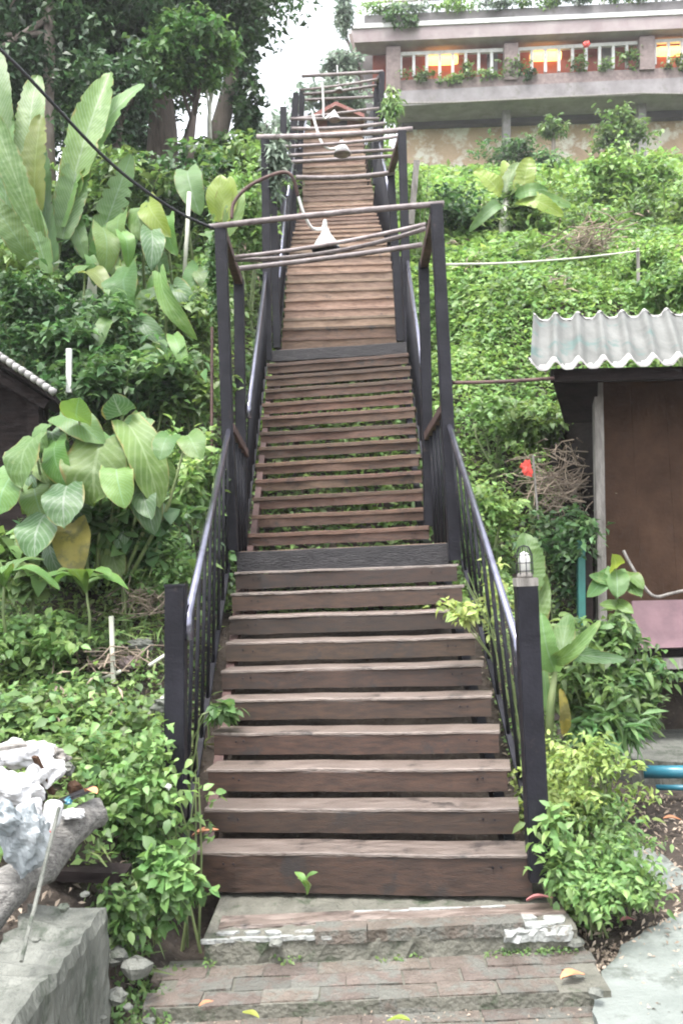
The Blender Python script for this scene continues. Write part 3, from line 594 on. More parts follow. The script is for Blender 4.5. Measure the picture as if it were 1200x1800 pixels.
# ---------------------------------------------------------------- right hut with corrugated roof
hut = T('roadside_hut', 'brown wooden hut with grey corrugated roof at the right edge', 'hut', (2.6, 6.8, .2))
hx0 = at(932, 645, 6.3).x; PITCHC = .175; HSH = at(937, 560, 7.1).x - hx0
za, zb, ya, yb = at(932, 646, 6.3).z, at(937, 560, 7.1).z, 6.3, 7.1
cm = MB(); NC = 14 * 12; NR = 5
for layer in (0, 1):
    for j in range(NR + 1):
        t = j / NR
        for i in range(NC + 1):
            x = i / 12 * PITCHC; s_ = math.cos(2 * math.pi * i / 12); w = .058 * max(0, .5 + .5 * s_) ** 2.2 - .014
            cm.v.append((hx0 + x + HSH * t, ya + (yb - ya) * t, za + (zb - za) * t + w - layer * .009))
n = NC + 1; off = (NR + 1) * n
for j in range(NR):
    for i in range(NC):
        q = j * n + i; cm.f.append((q, q + 1, q + n + 1, q + n)); cm.f.append((off + q, off + q + n, off + q + n + 1, off + q + 1))
for i in range(NC): cm.f.append((i, off + i, off + i + 1, i + 1)); q = NR * n + i; cm.f.append((q, q + 1, off + q + 1, off + q))
part('corrugated_roof', cm, CORR, hut, True)
# whitened edges of the sheets: narrow strip of weathered fibre along eave and ridge
for t, nm in ((0, 'eave_edge'), (1, 'ridge_edge')):
    em = MB(); yy = ya + (yb - ya) * t; zz = za + (zb - za) * t
    for i in range(NC + 1):
        x = i / 12 * PITCHC; s_ = math.cos(2 * math.pi * i / 12); w = .058 * max(0, .5 + .5 * s_) ** 2.2 - .014
        dy = .055 if t == 0 else -.03; sl_ = (zb - za) / (yb - ya)
        em.v += [(hx0 + x + HSH * t, yy - .003, zz + w + .003), (hx0 + x + HSH * t, yy + dy + rj(.012), zz + w + .0035 + dy * sl_), (hx0 + x + HSH * t, yy - .004, zz + w - .013)]
    for i in range(NC): q = i * 3; em.f += [(q, q + 3, q + 4, q + 1), (q + 2, q + 5, q + 3, q)]
    part(nm, em, TILE, hut)
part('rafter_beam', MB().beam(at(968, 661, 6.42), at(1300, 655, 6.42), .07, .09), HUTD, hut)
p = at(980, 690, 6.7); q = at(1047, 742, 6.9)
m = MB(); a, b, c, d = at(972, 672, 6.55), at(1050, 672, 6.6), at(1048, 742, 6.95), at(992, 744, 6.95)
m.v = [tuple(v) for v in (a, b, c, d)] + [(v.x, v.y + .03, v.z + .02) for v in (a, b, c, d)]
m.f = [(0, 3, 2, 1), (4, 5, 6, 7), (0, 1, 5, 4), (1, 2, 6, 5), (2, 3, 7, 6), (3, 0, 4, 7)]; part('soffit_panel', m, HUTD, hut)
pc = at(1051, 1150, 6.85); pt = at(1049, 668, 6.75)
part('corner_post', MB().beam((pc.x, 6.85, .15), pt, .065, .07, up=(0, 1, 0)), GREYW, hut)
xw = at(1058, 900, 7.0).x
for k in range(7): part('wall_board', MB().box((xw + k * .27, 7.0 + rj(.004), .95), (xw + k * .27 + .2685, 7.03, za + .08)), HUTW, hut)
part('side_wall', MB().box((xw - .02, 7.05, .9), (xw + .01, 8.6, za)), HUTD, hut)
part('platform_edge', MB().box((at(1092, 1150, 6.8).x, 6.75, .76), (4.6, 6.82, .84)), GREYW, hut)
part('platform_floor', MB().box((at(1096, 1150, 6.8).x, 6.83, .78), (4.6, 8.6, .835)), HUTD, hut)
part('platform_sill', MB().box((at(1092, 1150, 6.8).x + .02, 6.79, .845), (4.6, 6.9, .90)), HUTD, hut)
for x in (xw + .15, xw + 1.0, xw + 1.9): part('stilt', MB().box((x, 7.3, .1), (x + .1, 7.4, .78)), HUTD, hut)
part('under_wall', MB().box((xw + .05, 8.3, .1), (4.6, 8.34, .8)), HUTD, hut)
a, b, c, d = at(1108, 1140, 6.72), at(1290, 1136, 6.72), at(1290, 1052, 6.9), at(1110, 1056, 6.9)
m = MB(); m.v = [tuple(v) for v in (a, b, c, d)] + [(v.x, v.y + .03, v.z - .01) for v in (a, b, c, d)]; m.f = [(0, 1, 2, 3), (7, 6, 5, 4), (0, 4, 5, 1), (1, 5, 6, 2), (2, 6, 7, 3), (3, 7, 4, 0)]
solo('leaning_board', m, MAUVE, 'mauve pink board propped on the edge of the hut platform', 'board', a)
cable('grey cable sagging across the front of the brown hut', [at(1095, 968, 6.75), at(1112, 1000, 6.7), at(1145, 1046, 6.66), at(1180, 1043, 6.66), at(1230, 1030, 6.66)], .012, GREYW)
gp = T('garden_post', 'green painted timber post standing left of the hut corner', 'post', at(1025, 1120, 6.6))
part('green_face', MB().beam(at(1021, 1140, 6.6), at(1020, 950, 6.6), .05, .05, up=(0, 1, 0)), TEAL, gp)
part('dark_face', MB().beam(at(1034, 1150, 6.62), at(1032, 952, 6.62), .055, .05, up=(0, 1, 0)), HUTD, gp)
# concrete slab under the hut and blue pipes
sl_ = poly_prism('s', [gpt(1010, 1318, .2), gpt(1130, 1336, .2), gpt(1260, 1345, .2), (4.8, 6.2), (4.8, 9.0), (1.9, 9.0), gpt(1010, 1290, .2)], -.1, .2, CONC)
solo('concrete_slab', sl_, CONC, 'grey concrete slab in front of and under the brown hut', 'slab', (2.6, 6.8, 0))
for i, (pa, pb, r, lb) in enumerate(((at(1130, 1357, 5.95), at(1330, 1357, 5.8), .042, 'thicker blue plastic pipe lying at the right edge below the slab'), (at(1152, 1384, 5.8), at(1330, 1386, 5.7), .018, 'thinner blue plastic pipe lying in front of the thicker one'))):
    pa = Vector((pa.x, pa.y, max(pa.z, r + .01))); pb = Vector((pb.x, pb.y, max(pb.z, r + .01)))
    solo('blue_pipe', MB().tube([pa, pa.lerp(pb, .3), pb], r, 12), BLUE, lb, 'pipe', pa, 'blue pipes on the ground', True)
for i, (px, py) in enumerate([(1195, 1440), (1165, 1436), (1180, 1455)]):
    pass

# ---------------------------------------------------------------- left shed with tiled verge
shed = T('tiled_shed', 'dark shed at the left edge with a sloping roof edge of pale tiles', 'shed', at(40, 860, 6.3))
ra, rb_ = at(-60, 590, 6.1), at(98, 695, 6.1)
ra2, rb2 = ra + Vector((-.1, 1.3, -.12)), rb_ + Vector((-.1, 1.3, -.12))
m = MB(); up_ = Vector((0, 0, .04)); m.v = [tuple(v) for v in (ra, rb_, rb2, ra2)] + [tuple(v - up_) for v in (ra, rb_, rb2, ra2)]
m.f = [(0, 1, 2, 3), (7, 6, 5, 4), (0, 4, 5, 1), (1, 5, 6, 2), (2, 6, 7, 3), (3, 7, 4, 0)]; part('roof_panel', m, HUTD, shed)
for k in range(15):
    c = ra.lerp(rb_, (k + .5) / 15) + Vector((0, -.01, .016 + rj(.003))); dd = (rb_ - ra).normalized() * .026
    part('verge_tile', MB().tube([c - dd * 1.1, c - dd * .4, c + dd * .9], [.016, .024, .027], 8), TILE, shed, True)
pa, pb = at(-60, 650, 6.35), at(80, 705, 6.35)
m = MB(); zb_ = 1.2; m.v = [(pa.x, 6.35, zb_), (pb.x, 6.35, zb_), (pb.x, 6.35, pb.z), (pa.x, 6.35, pa.z + .3), (pa.x, 6.42, zb_), (pb.x, 6.42, zb_), (pb.x, 6.42, pb.z), (pa.x, 6.42, pa.z + .3)]
m.f = [(0, 1, 2, 3), (7, 6, 5, 4), (0, 4, 5, 1), (1, 5, 6, 2), (2, 6, 7, 3), (3, 7, 4, 0)]; part('gable_wall', m, HUTD, shed)
part('rafter', MB().beam(at(-60, 625, 6.2), at(84, 712, 6.2), .05, .07), HUTD, shed)
part('corner_post', MB().beam(at(62, 880, 6.25), at(62, 700, 6.25), .08, .08, up=(0, 1, 0)), HUTD, shed)
solo('white_pole', MB().beam(at(122, 690, 6.7), at(122, 613, 6.7), .038, .03, up=(0, 1, 0)), WHITE, 'short white pole standing among vines right of the tiled shed', 'pole', at(122, 690, 6.7))

# ---------------------------------------------------------------- restaurant building at the upper right
BY = 32.; bld = T('terrace_building', 'large pinkish terraced building with flowered balconies at the upper right', 'building', at(900, 300, BY))
YAW = -.04
def bp(px, py, dy=0., base=BY):
    """point on the facade plane (turned slightly towards the camera on the right), set back dy"""
    D = base + dy
    for _ in range(3): p = at(px, py, D); D = base + dy + YAW * (p.x - 4)
    return at(px, py, D)
def quadbox(a, b, c, d, depth, vec=None):
    v = Vector(vec) if vec else Vector((0, depth, 0)); m = MB(); m.v = [tuple(p) for p in (a, b, c, d)] + [tuple(p + v) for p in (a, b, c, d)]
    m.f = [(0, 1, 2, 3), (7, 6, 5, 4), (0, 4, 5, 1), (1, 5, 6, 2), (2, 6, 7, 3), (3, 7, 4, 0)]; return m
def slab(name, x0, x1, yb0, yb1, yt0, yt1, m, depth, dy=0, label=None):
    return part(name, quadbox(bp(x0, yb0, dy), bp(x1, yb1, dy), bp(x1, yt1, dy), bp(x0, yt0, dy), depth), m, bld, label=label)
slab('retaining_wall', 700, 1300, 300, 290, 205, 185, PLAST, .3, 1.6)
slab('balcony_slab', 699, 1300, 186, 158, 160, 131, RCONC, 1.7, 0)
slab('balcony_kerb', 703, 1300, 161, 131, 141, 113, PBRICK, .35, .1)
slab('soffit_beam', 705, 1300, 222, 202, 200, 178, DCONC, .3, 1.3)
slab('rear_wall', 655, 1300, 160, 130, 66, 38, REDW, .2, .75)
slab('upper_slab', 617, 1300, 75, 45, 50, 20, UCONC, .9, -.2)
slab('upper_kerb', 619, 1300, 50, 20, 42, 12, WHITE, .5, -.25, 'white painted edge of the upper terrace')
slab('upper_planter', 640, 1300, 44, 14, 27, -4, RCONC, .4, -.1)
slab('end_wall', 622, 658, 200, 200, 76, 74, RCONC, .3, 1.0)
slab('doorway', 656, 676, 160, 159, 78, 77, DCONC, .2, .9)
for x, w, yb, yt in ((865, 18, 150, 56), (1068, 20, 135, 40)): slab('rear_column', x - w / 2, x + w / 2, yb, yb - 1, yt, yt - 1, RCONC, .1, .62)
for x, w, yb, yt in ((691, 25, 158, 82), (898, 24, 140, 76), (1137, 27, 122, 64)): slab('brick_pillar', x - w / 2, x + w / 2, yb, yb - 1, yt, yt - 1, PBRICK, .4, .0)
for x in (889, 1126): part('support_column', MB().beam(bp(x, 290, .8), bp(x, 176, .8), .28, .28, up=(0, 1, 0)), RCONC, bld)
def rail_run(x0, x1, y0, y1, h, n, dy):
    for k in range(n + 1):
        x = x0 + (x1 - x0) * k / n; y = y0 + (y1 - y0) * k / n
        part('railing_bar', MB().beam(bp(x, y + h, dy), bp(x, y, dy), .10, .10, up=(0, 1, 0)), WHITE, bld)
    part('top_rail', MB().beam(bp(x0, y0, dy), bp(x1, y1, dy), .13, .13), WHITE, bld)
rail_run(704, 886, 96, 89, 40, 8, .3); rail_run(910, 1124, 88, 76, 42, 9, .3); rail_run(1150, 1290, 74, 66, 40, 6, .3)
rail_run(644, 1290, 2, -26, 32, 14, .2)
part('drain_pipe', MB().tube([bp(704, 182, -.15), bp(800, 180, -.15), bp(880, 176, -.15), bp(1000, 170, -.15), bp(1120, 164, -.15), bp(1300, 166, -.15)], .035, 7), GREYW, bld)
for i, (x, y, w) in enumerate(((777, 106, 54), (958, 99, 54), (1180, 90, 56))):
    a, b = bp(x - w / 2, y + 1, .45), bp(x + w / 2, y - 1, .45)
    solo('lantern', MB().tube([a, a.lerp(b, .15), a.lerp(b, .85), b], [.14, .17, .17, .14], 14), LANT, ('leftmost glowing yellow lantern behind the balcony railing', 'middle glowing yellow lantern behind the balcony railing', 'rightmost glowing yellow lantern behind the balcony railing')[i], 'lantern', a, 'glowing lanterns on the balcony', True)
# gabled hut at the top of the stairs
th = T('gabled_pavilion', 'small pavilion with a red gabled roof at the top of the staircase', 'pavilion', at(587, 240, 23))
r0, r1, r2 = at(545, 203, 22.5), at(590, 178, 22.5), at(640, 200, 22.5); bk = Vector((0, 2.5, 0)); tt = Vector((0, 0, -.1))
for a, b in ((r0, r1), (r1, r2)): 
    m = MB(); m.v = [tuple(v) for v in (a, b, b + bk, a + bk, a + tt, b + tt, b + bk + tt, a + bk + tt)]; m.f = [(0, 1, 2, 3), (7, 6, 5, 4), (0, 4, 5, 1), (1, 5, 6, 2), (2, 6, 7, 3), (3, 7, 4, 0)]; part('roof', m, ROOFT, th)
g0, g1, g2 = at(552, 204, 23), at(590, 183, 23), at(634, 202, 23); g3, g4 = at(634, 262, 23), at(552, 262, 23)
m = MB(); m.v = [tuple(v) for v in (g4, g3, g2, g1, g0)] + [tuple(v + Vector((0, .1, 0))) for v in (g4, g3, g2, g1, g0)]; m.f = [(0, 1, 2, 3, 4), (9, 8, 7, 6, 5)] + [(i, 5 + i, 5 + (i + 1) % 5, (i + 1) % 5) for i in range(5)]
part('gable_wall', m, ROOFT, th); part('doorway', quadbox(at(575, 262, 22.95), at(610, 262, 22.95), at(610, 212, 22.95), at(575, 212, 22.95), .04), DCONC, th)

# ---------------------------------------------------------------- litter, log and boards at the lower left
lg = []; 
for k in range(13):
    f = k / 12; p = at(-60 + 232 * f, 1640 - 218 * f + 10 * math.sin(k * 1.1), 3.05 + .5 * f); lg.append(p)
m = MB().tube(lg, [.068 + .006 * math.sin(k * 2.1) - .001 * k for k in range(13)], 18)
m.v = [(x + rj(.006), y + rj(.006), z + rj(.006)) for x, y, z in m.v]
log_ = solo('fallen_log', m, LOGM, 'bleached fallen log lying above the concrete wall under the litter', 'log', lg[6], None, True)
def crumple(c, r, seed, m=None, sub=4, sq=.15):
    """crumpled film: a rounded body with sharp folds running over it"""
    b = MB(); rr = random.Random(seed); n1, n2 = (44, 28) if max(r) > .04 else (14, 9)
    ws = [(rr.uniform(-1, 1), rr.uniform(-1, 1), rr.uniform(-1, 1), rr.uniform(2, 9), rr.uniform(0, 6)) for _ in range(9)]
    for j in range(n2 + 1):
        v = math.pi * j / n2
        for i in range(n1):
            u = 2 * math.pi * i / n1; x, y, z = math.cos(u) * math.sin(v), math.sin(u) * math.sin(v), math.cos(v); f = 1.
            for k, (a, bb, cc, w, ph) in enumerate(ws): f += sq * (1.6 / w) * (1 - 2.2 * abs(math.sin((a * x + bb * y + cc * z) * w + ph)))
            b.v.append((c.x + r[0] * f * x, c.y + r[1] * f * y, c.z + r[2] * f * z))
    for j in range(n2):
        for i in range(n1): q = j * n1; b.f.append((q + i, q + n1 + i, q + n1 + (i + 1) % n1, q + (i + 1) % n1))
    return b
for i, (px, py, D, r, mt, lb) in enumerate((
    (45, 1475, 3.15, (.09, .05, .13), PLASTIC, 'clear plastic bag hanging down over the log at the left edge'),
    (18, 1390, 3.3, (.13, .09, .085), CLOTH, 'bright white crumpled bag on top of the litter heap'),
    (82, 1355, 3.5, (.08, .06, .06), CLOTH, 'small white crumpled bag beside the dark stick'),
    (30, 1325, 3.6, (.16, .10, .055), CLOTH, 'flat white sheet behind the litter heap'),
    (128, 1430, 3.4, (.055, .04, .02), CLOTH, 'white wrapper lying on the right part of the log'))):
    solo('plastic_bag', crumple(at(px, py, D), r, i), mt, lb, 'bag', at(px, py, D), 'plastic bags on the litter heap', False)
for i, (px, py, D, r, mt, lb) in enumerate(((112, 1352, 3.6, (.05, .04, .03), CONC, 'grey crushed wrapper at the top right of the litter heap'), (132, 1385, 3.55, (.035, .03, .03), HUTW, 'dark brown scrap beneath the orange leaf'), (60, 1425, 3.2, (.035, .03, .05), CLOTH, 'folded white scrap above the bottle'), (8, 1440, 3.1, (.06, .04, .06), PLASTIC, 'clear film scrap at the far left edge of the heap'), (95, 1330, 3.75, (.07, .05, .04), GREYW, 'grey brown crumpled sheet behind the heap'), (120, 1408, 3.45, (.02, .02, .016), BLUE, 'tiny blue cap among the litter'), (70, 1398, 3.35, (.03, .03, .045), HUTD, 'black scrap in the middle of the litter heap'))):
    solo('litter_scrap', crumple(at(px, py, D), r, 40 + i), mt, lb, 'litter', at(px, py, D), 'scraps of litter on the heap')
bt = T('plastic_bottle', 'white plastic bottle with a red cap lying upside down on the log', 'bottle', at(92, 1470, 3.2))
a, b = at(86, 1470, 3.22), at(96, 1412, 3.3); d = b - a
part('body', MB().tube([a, a + d * .2, a + d * .4, a + d * .95, b], [.012, .014, .032, .034, .03], 14), CLOTH, bt, True)
part('cap', MB().tube([at(85, 1467, 3.175), at(85.4, 1467.3, 3.20)], .0135, 12), REDP, bt)
for i, (p, q, w, lb, mt) in enumerate((((98, 1412), (165, 1385), .05, 'dark blue flat scrap leaning at the right of the litter', BOARD), ((62, 1330), (92, 1395), .035, 'brown stick standing in the litter heap', HUTW), ((-20, 1318), (48, 1308), .06, 'pale board lying at the back of the litter', GREYW))):
    solo('scrap_board', MB().beam(at(*p, 3.45), at(*q, 3.5), w, .012), mt, lb, 'board', at(*p, 3.45), 'scraps on the litter heap')
solo('leaning_rod', MB().tube([at(38, 1690, 2.75), at(60, 1600, 2.9), at(104, 1420, 3.2)], .0065, 7), CONC, 'thin grey rod leaning from the concrete wall against the log', 'rod', at(38, 1690, 2.75))
solo('timber_block', MB().beam(at(90, 1530, 3.62), at(226, 1536, 3.62), .12, .04), HUTD, 'dark weathered timber behind the end of the concrete wall', 'timber', at(180, 1545, 3.5))
solo('weathered_plank', MB().beam(at(-60, 1215, 4.9), at(66, 1222, 4.95), .12, .05), GREYW, 'long grey plank lying among weeds at the left edge', 'plank', at(0, 1220, 4.9))
solo('weathered_plank', MB().beam(at(130, 1215, 4.9), at(215, 1236, 4.9), .1, .04), GREYW, 'short broken plank near the white stake', 'plank', at(170, 1225, 4.9))
solo('white_stake', MB().beam(at(200, 1200, 4.9), at(196, 1083, 4.9), .022, .02), STEMP, 'thin white stake standing upright among rubble and weeds', 'stake', at(200, 1200, 4.9))
for i, (p, q, D) in enumerate((((205, 1350), (233, 1302), 4.4), ((262, 1256), (296, 1215), 4.6), ((262, 1170), (300, 1145), 4.9), ((140, 1225), (60, 1170), 4.9), ((212, 1180), (175, 1195), 4.9))):
    solo('bamboo_stick', MB().tube([at(*p, D), at(*q, D + .1)], .010, 7), STEMP, ('pale bamboo stick slanting among weeds nearest the litter heap', 'pale bamboo stick touching the left foot post', 'short bamboo stick behind the left foot post', 'thin stick lying left of the white stake', 'tiny stick at the foot of the white stake')[i], 'stick', at(*p, D), 'bamboo sticks in the weeds', True)

def rocks(name, spots, m, label, cat='stone'):
    for i, (px, py, D, r) in enumerate(spots):
        c = at(px, py, D); b = MB(); rr = random.Random(i + len(name))
        n1, n2 = 7, 5
        for j in range(n2 + 1):
            v = math.pi * j / n2
            for k in range(n1):
                u = 6.283 * k / n1; f = rr.uniform(.75, 1.15); b.v.append((c.x + r * f * math.cos(u) * math.sin(v), c.y + r * f * math.sin(u) * math.sin(v), c.z + .6 * r * f * math.cos(v)))
        for j in range(n2):
            for k in range(n1): q = j * n1; b.f.append((q + k, q + n1 + k, q + n1 + (k + 1) % n1, q + (k + 1) % n1))
        solo(name, b, m, label[i], cat, c, 'stones beside the brick steps')
rocks('stone', [(112, 1596, 3.0, .022), (150, 1572, 3.2, .018), (64, 1652, 2.75, .016), (175, 1712, 3.4, .028), (225, 1770, 3.3, .02), (180, 1790, 3.2, .018), (205, 1752, 3.32, .045), (165, 1735, 3.36, .035), (484, 1658, 3.72, .028), (240, 1700, 3.42, .06), (205, 1680, 3.5, .05), (262, 1795, 3.2, .022), (235, 1655, 3.6, .05), (1045, 1745, 3.35, .03), (1010, 1655, 3.75, .04)], CONC,
      ['broken lump of concrete on top of the left wall', 'smaller broken lump at the far end of the wall top', 'lump of concrete on the nearest part of the wall top', 'small stone against the base of the wall', 'little stone right of the pale stone', 'pebble near the bottom edge beside the wall', 'pale stone lying at the foot of the concrete wall', 'grey stone tucked against the concrete wall corner', 'small whitish stone on the middle brick step', 'large dark stone left of the brick steps', 'rough dark stone at the wall end under the vines', 'tiny white stone at the bottom edge', 'dark stone beneath the hanging vine', 'small stone between bricks and pale path', 'grey stone at the right end of the brick steps'])
LM = MB(); 
for j in range(7):
    t = j / 6; w = .5 * math.sin(math.pi * min(.97, t * .93 + .04)) ** .8
    for s in (-1, 0, 1): LM.v.append((s * w * .42, t, .10 * math.sin(t * 3) + abs(s) * .08 * (1 + .5 * math.sin(5 * t))))
LM.f = [f for j in range(6) for s in (0, 1) for f in [(j * 3 + s, j * 3 + s + 1, j * 3 + s + 4, j * 3 + s + 3)]]
for i, (px, py, D, sz, az, mt, lb) in enumerate((
    (338, 1472, 4.1, .12, -85, DLEAF, 'orange curled dead leaf on the left end of the second tread'),
    (985, 1722, 3.45, .12, -60, DLEAF, 'long brown dead leaf at the right end of the brick step'),
    (925, 1585, 3.9, .11, -95, PINKL, 'rosy dead leaf at the right end of the upper ledge'),
    (350, 1770, 3.33, .055, -60, DLEAF, 'small brown curled leaf on the lowest bricks at left'),
    (150, 1392, 3.45, .10, -140, DLEAF, 'orange brown dead leaf on the litter heap'),
    (720, 1795, 3.25, .08, 80, BIGY, 'pale green fallen leaf on the lowest bricks'),
    (1165, 1440, 5.2, .10, -90, DLEAF, 'brown dead leaf on the dirt beside the right path'),
    (1090, 1620, 4.0, .08, -70, PINKL, 'reddish dead leaf at the edge of the pale path'),
    (455, 1790, 3.22, .07, 60, BIGY, 'yellow green leaf sliver at the bottom edge'),
    (1005, 1715, 3.5, .07, 20, DLEAF, 'short brown leaf beside the long dead leaf'))):
    o = link('fallen_leaf', LM.mesh('fallen_leaf', mt, True), None, at(px, py, D), (rj(.2), rj(.2), R(az)), (sz, sz, sz)); tag(o, lb, 'leaf', 'fallen leaves')

# ---------------------------------------------------------------- plants: broad leaves
def blade(parent, base, tip, width, m, arch=.12, facing=(0, -1, .15), tear=0, fold=.18, name='leaf', petiole=0., lab=None, shape='banana'):
    """one broad leaf from base to tip, arched, folded along the midrib"""
    base, tip = Vector(base), Vector(tip); d = tip - base; L_ = d.length; fz = Vector(facing).normalized(); dn_ = d.normalized()
    side_ = dn_.cross(fz).normalized(); nrm = side_.cross(dn_).normalized(); mb = MB(); mb.uv = []; n = 40 if tear else 16; r = random.Random(hash((round(base.x, 3), round(tip.z, 3))) & 0xffff)
    ph = r.uniform(0, 6)
    for j in range(n + 1):
        t = j / n
        if shape == 'banana': w = (math.sin(math.pi * min(1, t * .94 + .05)) ** .5) * (1 - .15 * t)
        elif shape == 'oval': w = math.sin(math.pi * min(1, t * .96 + .02)) ** .75
        else: tq = .13 + .87 * t; w = (max(0, 1 - (2 * tq - 1) ** 2) ** .5) * (1.04 - .12 * t) * (1 if t < .8 else 1 - (t - .8) * 1.2)
        if j == n: w = .02
        c = base + d * t + nrm * (arch * L_ * (math.sin(math.pi * t) * .9 - 1.1 * t * t * (arch > 0)) )
        back = Vector((0, 0, 0))
        for s in (-1, -.5, 0, .5, 1):
            wob = (.06 * math.sin(9 * t + ph + s * 2) * abs(s) + .02 * r.uniform(-1, 1)) * width
            e = 0.
            if shape == 'heart' and t < .12: back = -dn_ * (abs(s) * (1 - abs(abs(s) - .55)) * .16 * L_ * (1 - t / .12))
            cut = 1 - (tear * (r.uniform(0, .1) + (.55 * r.random() if r.random() < .16 else 0)) if abs(s) == 1 and 0 < j < n else 0)
            p = c + side_ * (s * w * width * .5 * cut) + nrm * (abs(s) * fold * w * width * .5 + wob) + back
            mb.v.append(tuple(p)); mb.uv.append((.5 + s * .5, t))
    for j in range(n):
        for s in range(4): q = j * 5 + s; mb.f.append((q, q + 1, q + 6, q + 5))
    return part(name, mb, m, parent, True, lab)
def petiole(parent, pts, r, m=STEMG, name='stalk'):
    P = [Vector(p) for p in pts]; return part(name, MB().tube(P, [r * (1.3 - .6 * k / (len(P) - 1)) for k in range(len(P))], 7), m, parent, True)

def banana(label, base, D, leaves, stem=None, cat='banana plant', name='banana_plant', sm=STEMG, sr=.05):
    t = T(name, label, cat, base)
    if stem: part('stem', MB().tube(stem, [sr * 1.2] + [sr] * (len(stem) - 2) + [sr * .6], 10), sm, t, True)
    for lf in leaves:
        (bx, by, bd), (tx, ty, td), w, m = lf[:4]; kw = dict(lf[4]) if len(lf) > 4 else {}; kw['tear'] = max(.35, kw.get('tear', 0)); kw.setdefault('fold', random.uniform(.15, .4)); kw.setdefault('facing', (rj(.5), -1, .15)); w *= .86
        blade(t, at(bx, by, bd), at(tx, ty, td), w, m, **kw)
    return t
# left banana clump, big upright leaves
g1 = at(60, 520, 8.4)
b1 = banana('largest banana clump at the left edge with tall pale upright leaves', g1, 8.4, [
    ((118, 360, 8.4), (192, 118, 8.6), .42, BIGP, dict(tear=.5, arch=.05)), ((122, 350, 8.5), (246, 125, 8.8), .30, BIGP, dict(tear=.7, arch=.10, fold=.35)),
    ((50, 330, 8.3), (62, 120, 8.6), .38, BIGP, dict(tear=.4, arch=.06)), ((10, 330, 8.2), (-12, 70, 8.4), .40, BIGP, dict(arch=.06)),
    ((62, 390, 8.1), (68, 198, 8.1), .34, BIGO, dict(tear=.5, arch=.04)), ((20, 430, 8.2), (10, 190, 8.2), .34, BIGP, dict(arch=.05)),
    ((75, 440, 8.0), (-20, 180, 7.9), .30, BIGG, dict(arch=.05)), ((110, 420, 8.3), (150, 230, 8.5), .36, BIGP, dict(arch=.02, tear=.5)),
    ((60, 470, 7.9), (-30, 330, 7.7), .30, BIG, dict(arch=.1)), ((85, 480, 8.0), (30, 300, 8.0), .26, BIGP, dict(arch=.05)), ((95, 470, 8.1), (70, 250, 8.4), .36, BIG, dict(arch=.03)),
    ((105, 400, 8.3), (180, 190, 8.8), .34, BIGP, dict(arch=.05, tear=.6))],
    [at(75, 540, 8.4), at(90, 470, 8.4), at(100, 400, 8.4), at(105, 350, 8.45)], sr=.07)
b2 = banana('second banana clump with ragged grey green leaf right of the largest one', at(160, 520, 8.8), 8.8, [
    ((165, 455, 8.7), (232, 268, 8.7), .36, BIGP, dict(tear=.9, arch=.04, fold=.05)), ((140, 430, 8.6), (70, 440, 8.2), .22, BIG, dict(arch=.2)), ((120, 372, 8.6), (148, 440, 8.3), .24, BIG, dict(arch=.15)),
    ((108, 375, 8.6), (68, 462, 8.3), .22, BIGG, dict(arch=.15)), ((160, 470, 8.6), (205, 380, 8.6), .22, BIG, dict())], [at(160, 540, 8.8), at(165, 455, 8.7)], sr=.05, sm=STEMP)
# elephant ears in the middle left
ee = T('elephant_ear_plant', 'group of elephant ear leaves on stalks left of the nearest frame', 'elephant ear', at(255, 580, 7.8))
for (bx, by, tx, ty, w, D, m) in ((228, 470, 222, 548, .44, 7.6, BIG), (262, 355, 290, 408, .28, 8.0, BIGY), (245, 365, 255, 420, .3, 8.1, BIGG), (266, 405, 268, 462, .26, 7.8, BIGB), (218, 375, 208, 430, .28, 8.1, BIG),
        (282, 480, 330, 590, .20, 7.5, BIGG), (298, 380, 300, 440, .24, 8.1, BIG), (330, 300, 345, 365, .34, 8.6, BIGP), (180, 400, 190, 470, .30, 8.0, BIG), (305, 500, 340, 540, .22, 7.8, BIGB), (240, 560, 290, 600, .2, 7.5, BIGB), (350, 470, 330, 530, .26, 8, BIG), (150, 480, 190, 500, .24, 7.8, BIGO),
        (198, 560, 170, 600, .18, 7.3, BIG), (255, 620, 300, 640, .16, 7.2, BIGB), (305, 590, 325, 640, .16, 7.2, BIG)):
    b_, t_ = at(bx, by, D), at(tx, ty, D - .25)
    blade(ee, b_, t_, w * .82, m, arch=.16, shape='heart', facing=(rj(.9), -1, random.uniform(.1, .7)), fold=random.uniform(.05, .3))
    petiole(ee, [at(bx + 10, by + 170, D + .1), at(bx + 6 + rj(10), by + 70, D + .1), b_], .012)
yl = T('upright_leaf_plant', 'two upright yellow green leaves behind the nearest frame on the left', 'plant', at(385, 420, 8.8))
for (bx, by, tx, ty, w, m) in ((384, 390, 388, 305, .26, BIGY), (392, 400, 405, 308, .22, BIGY), (398, 420, 425, 330, .20, BIGG)): blade(yl, at(bx, by, 8.8), at(tx, ty, 8.8), w, m, arch=.03, shape='oval')
petiole(yl, [at(388, 480, 8.8), at(386, 395, 8.8)], .02)
solo('pale_stem_pole', MB().tube([at(324, 485, 7.9), at(329, 410, 7.9), at(333, 338, 7.9)], .018, 7), STEMP, 'pale bare stem standing upright among the elephant ears', 'stem', at(324, 485, 7.9), None, True)
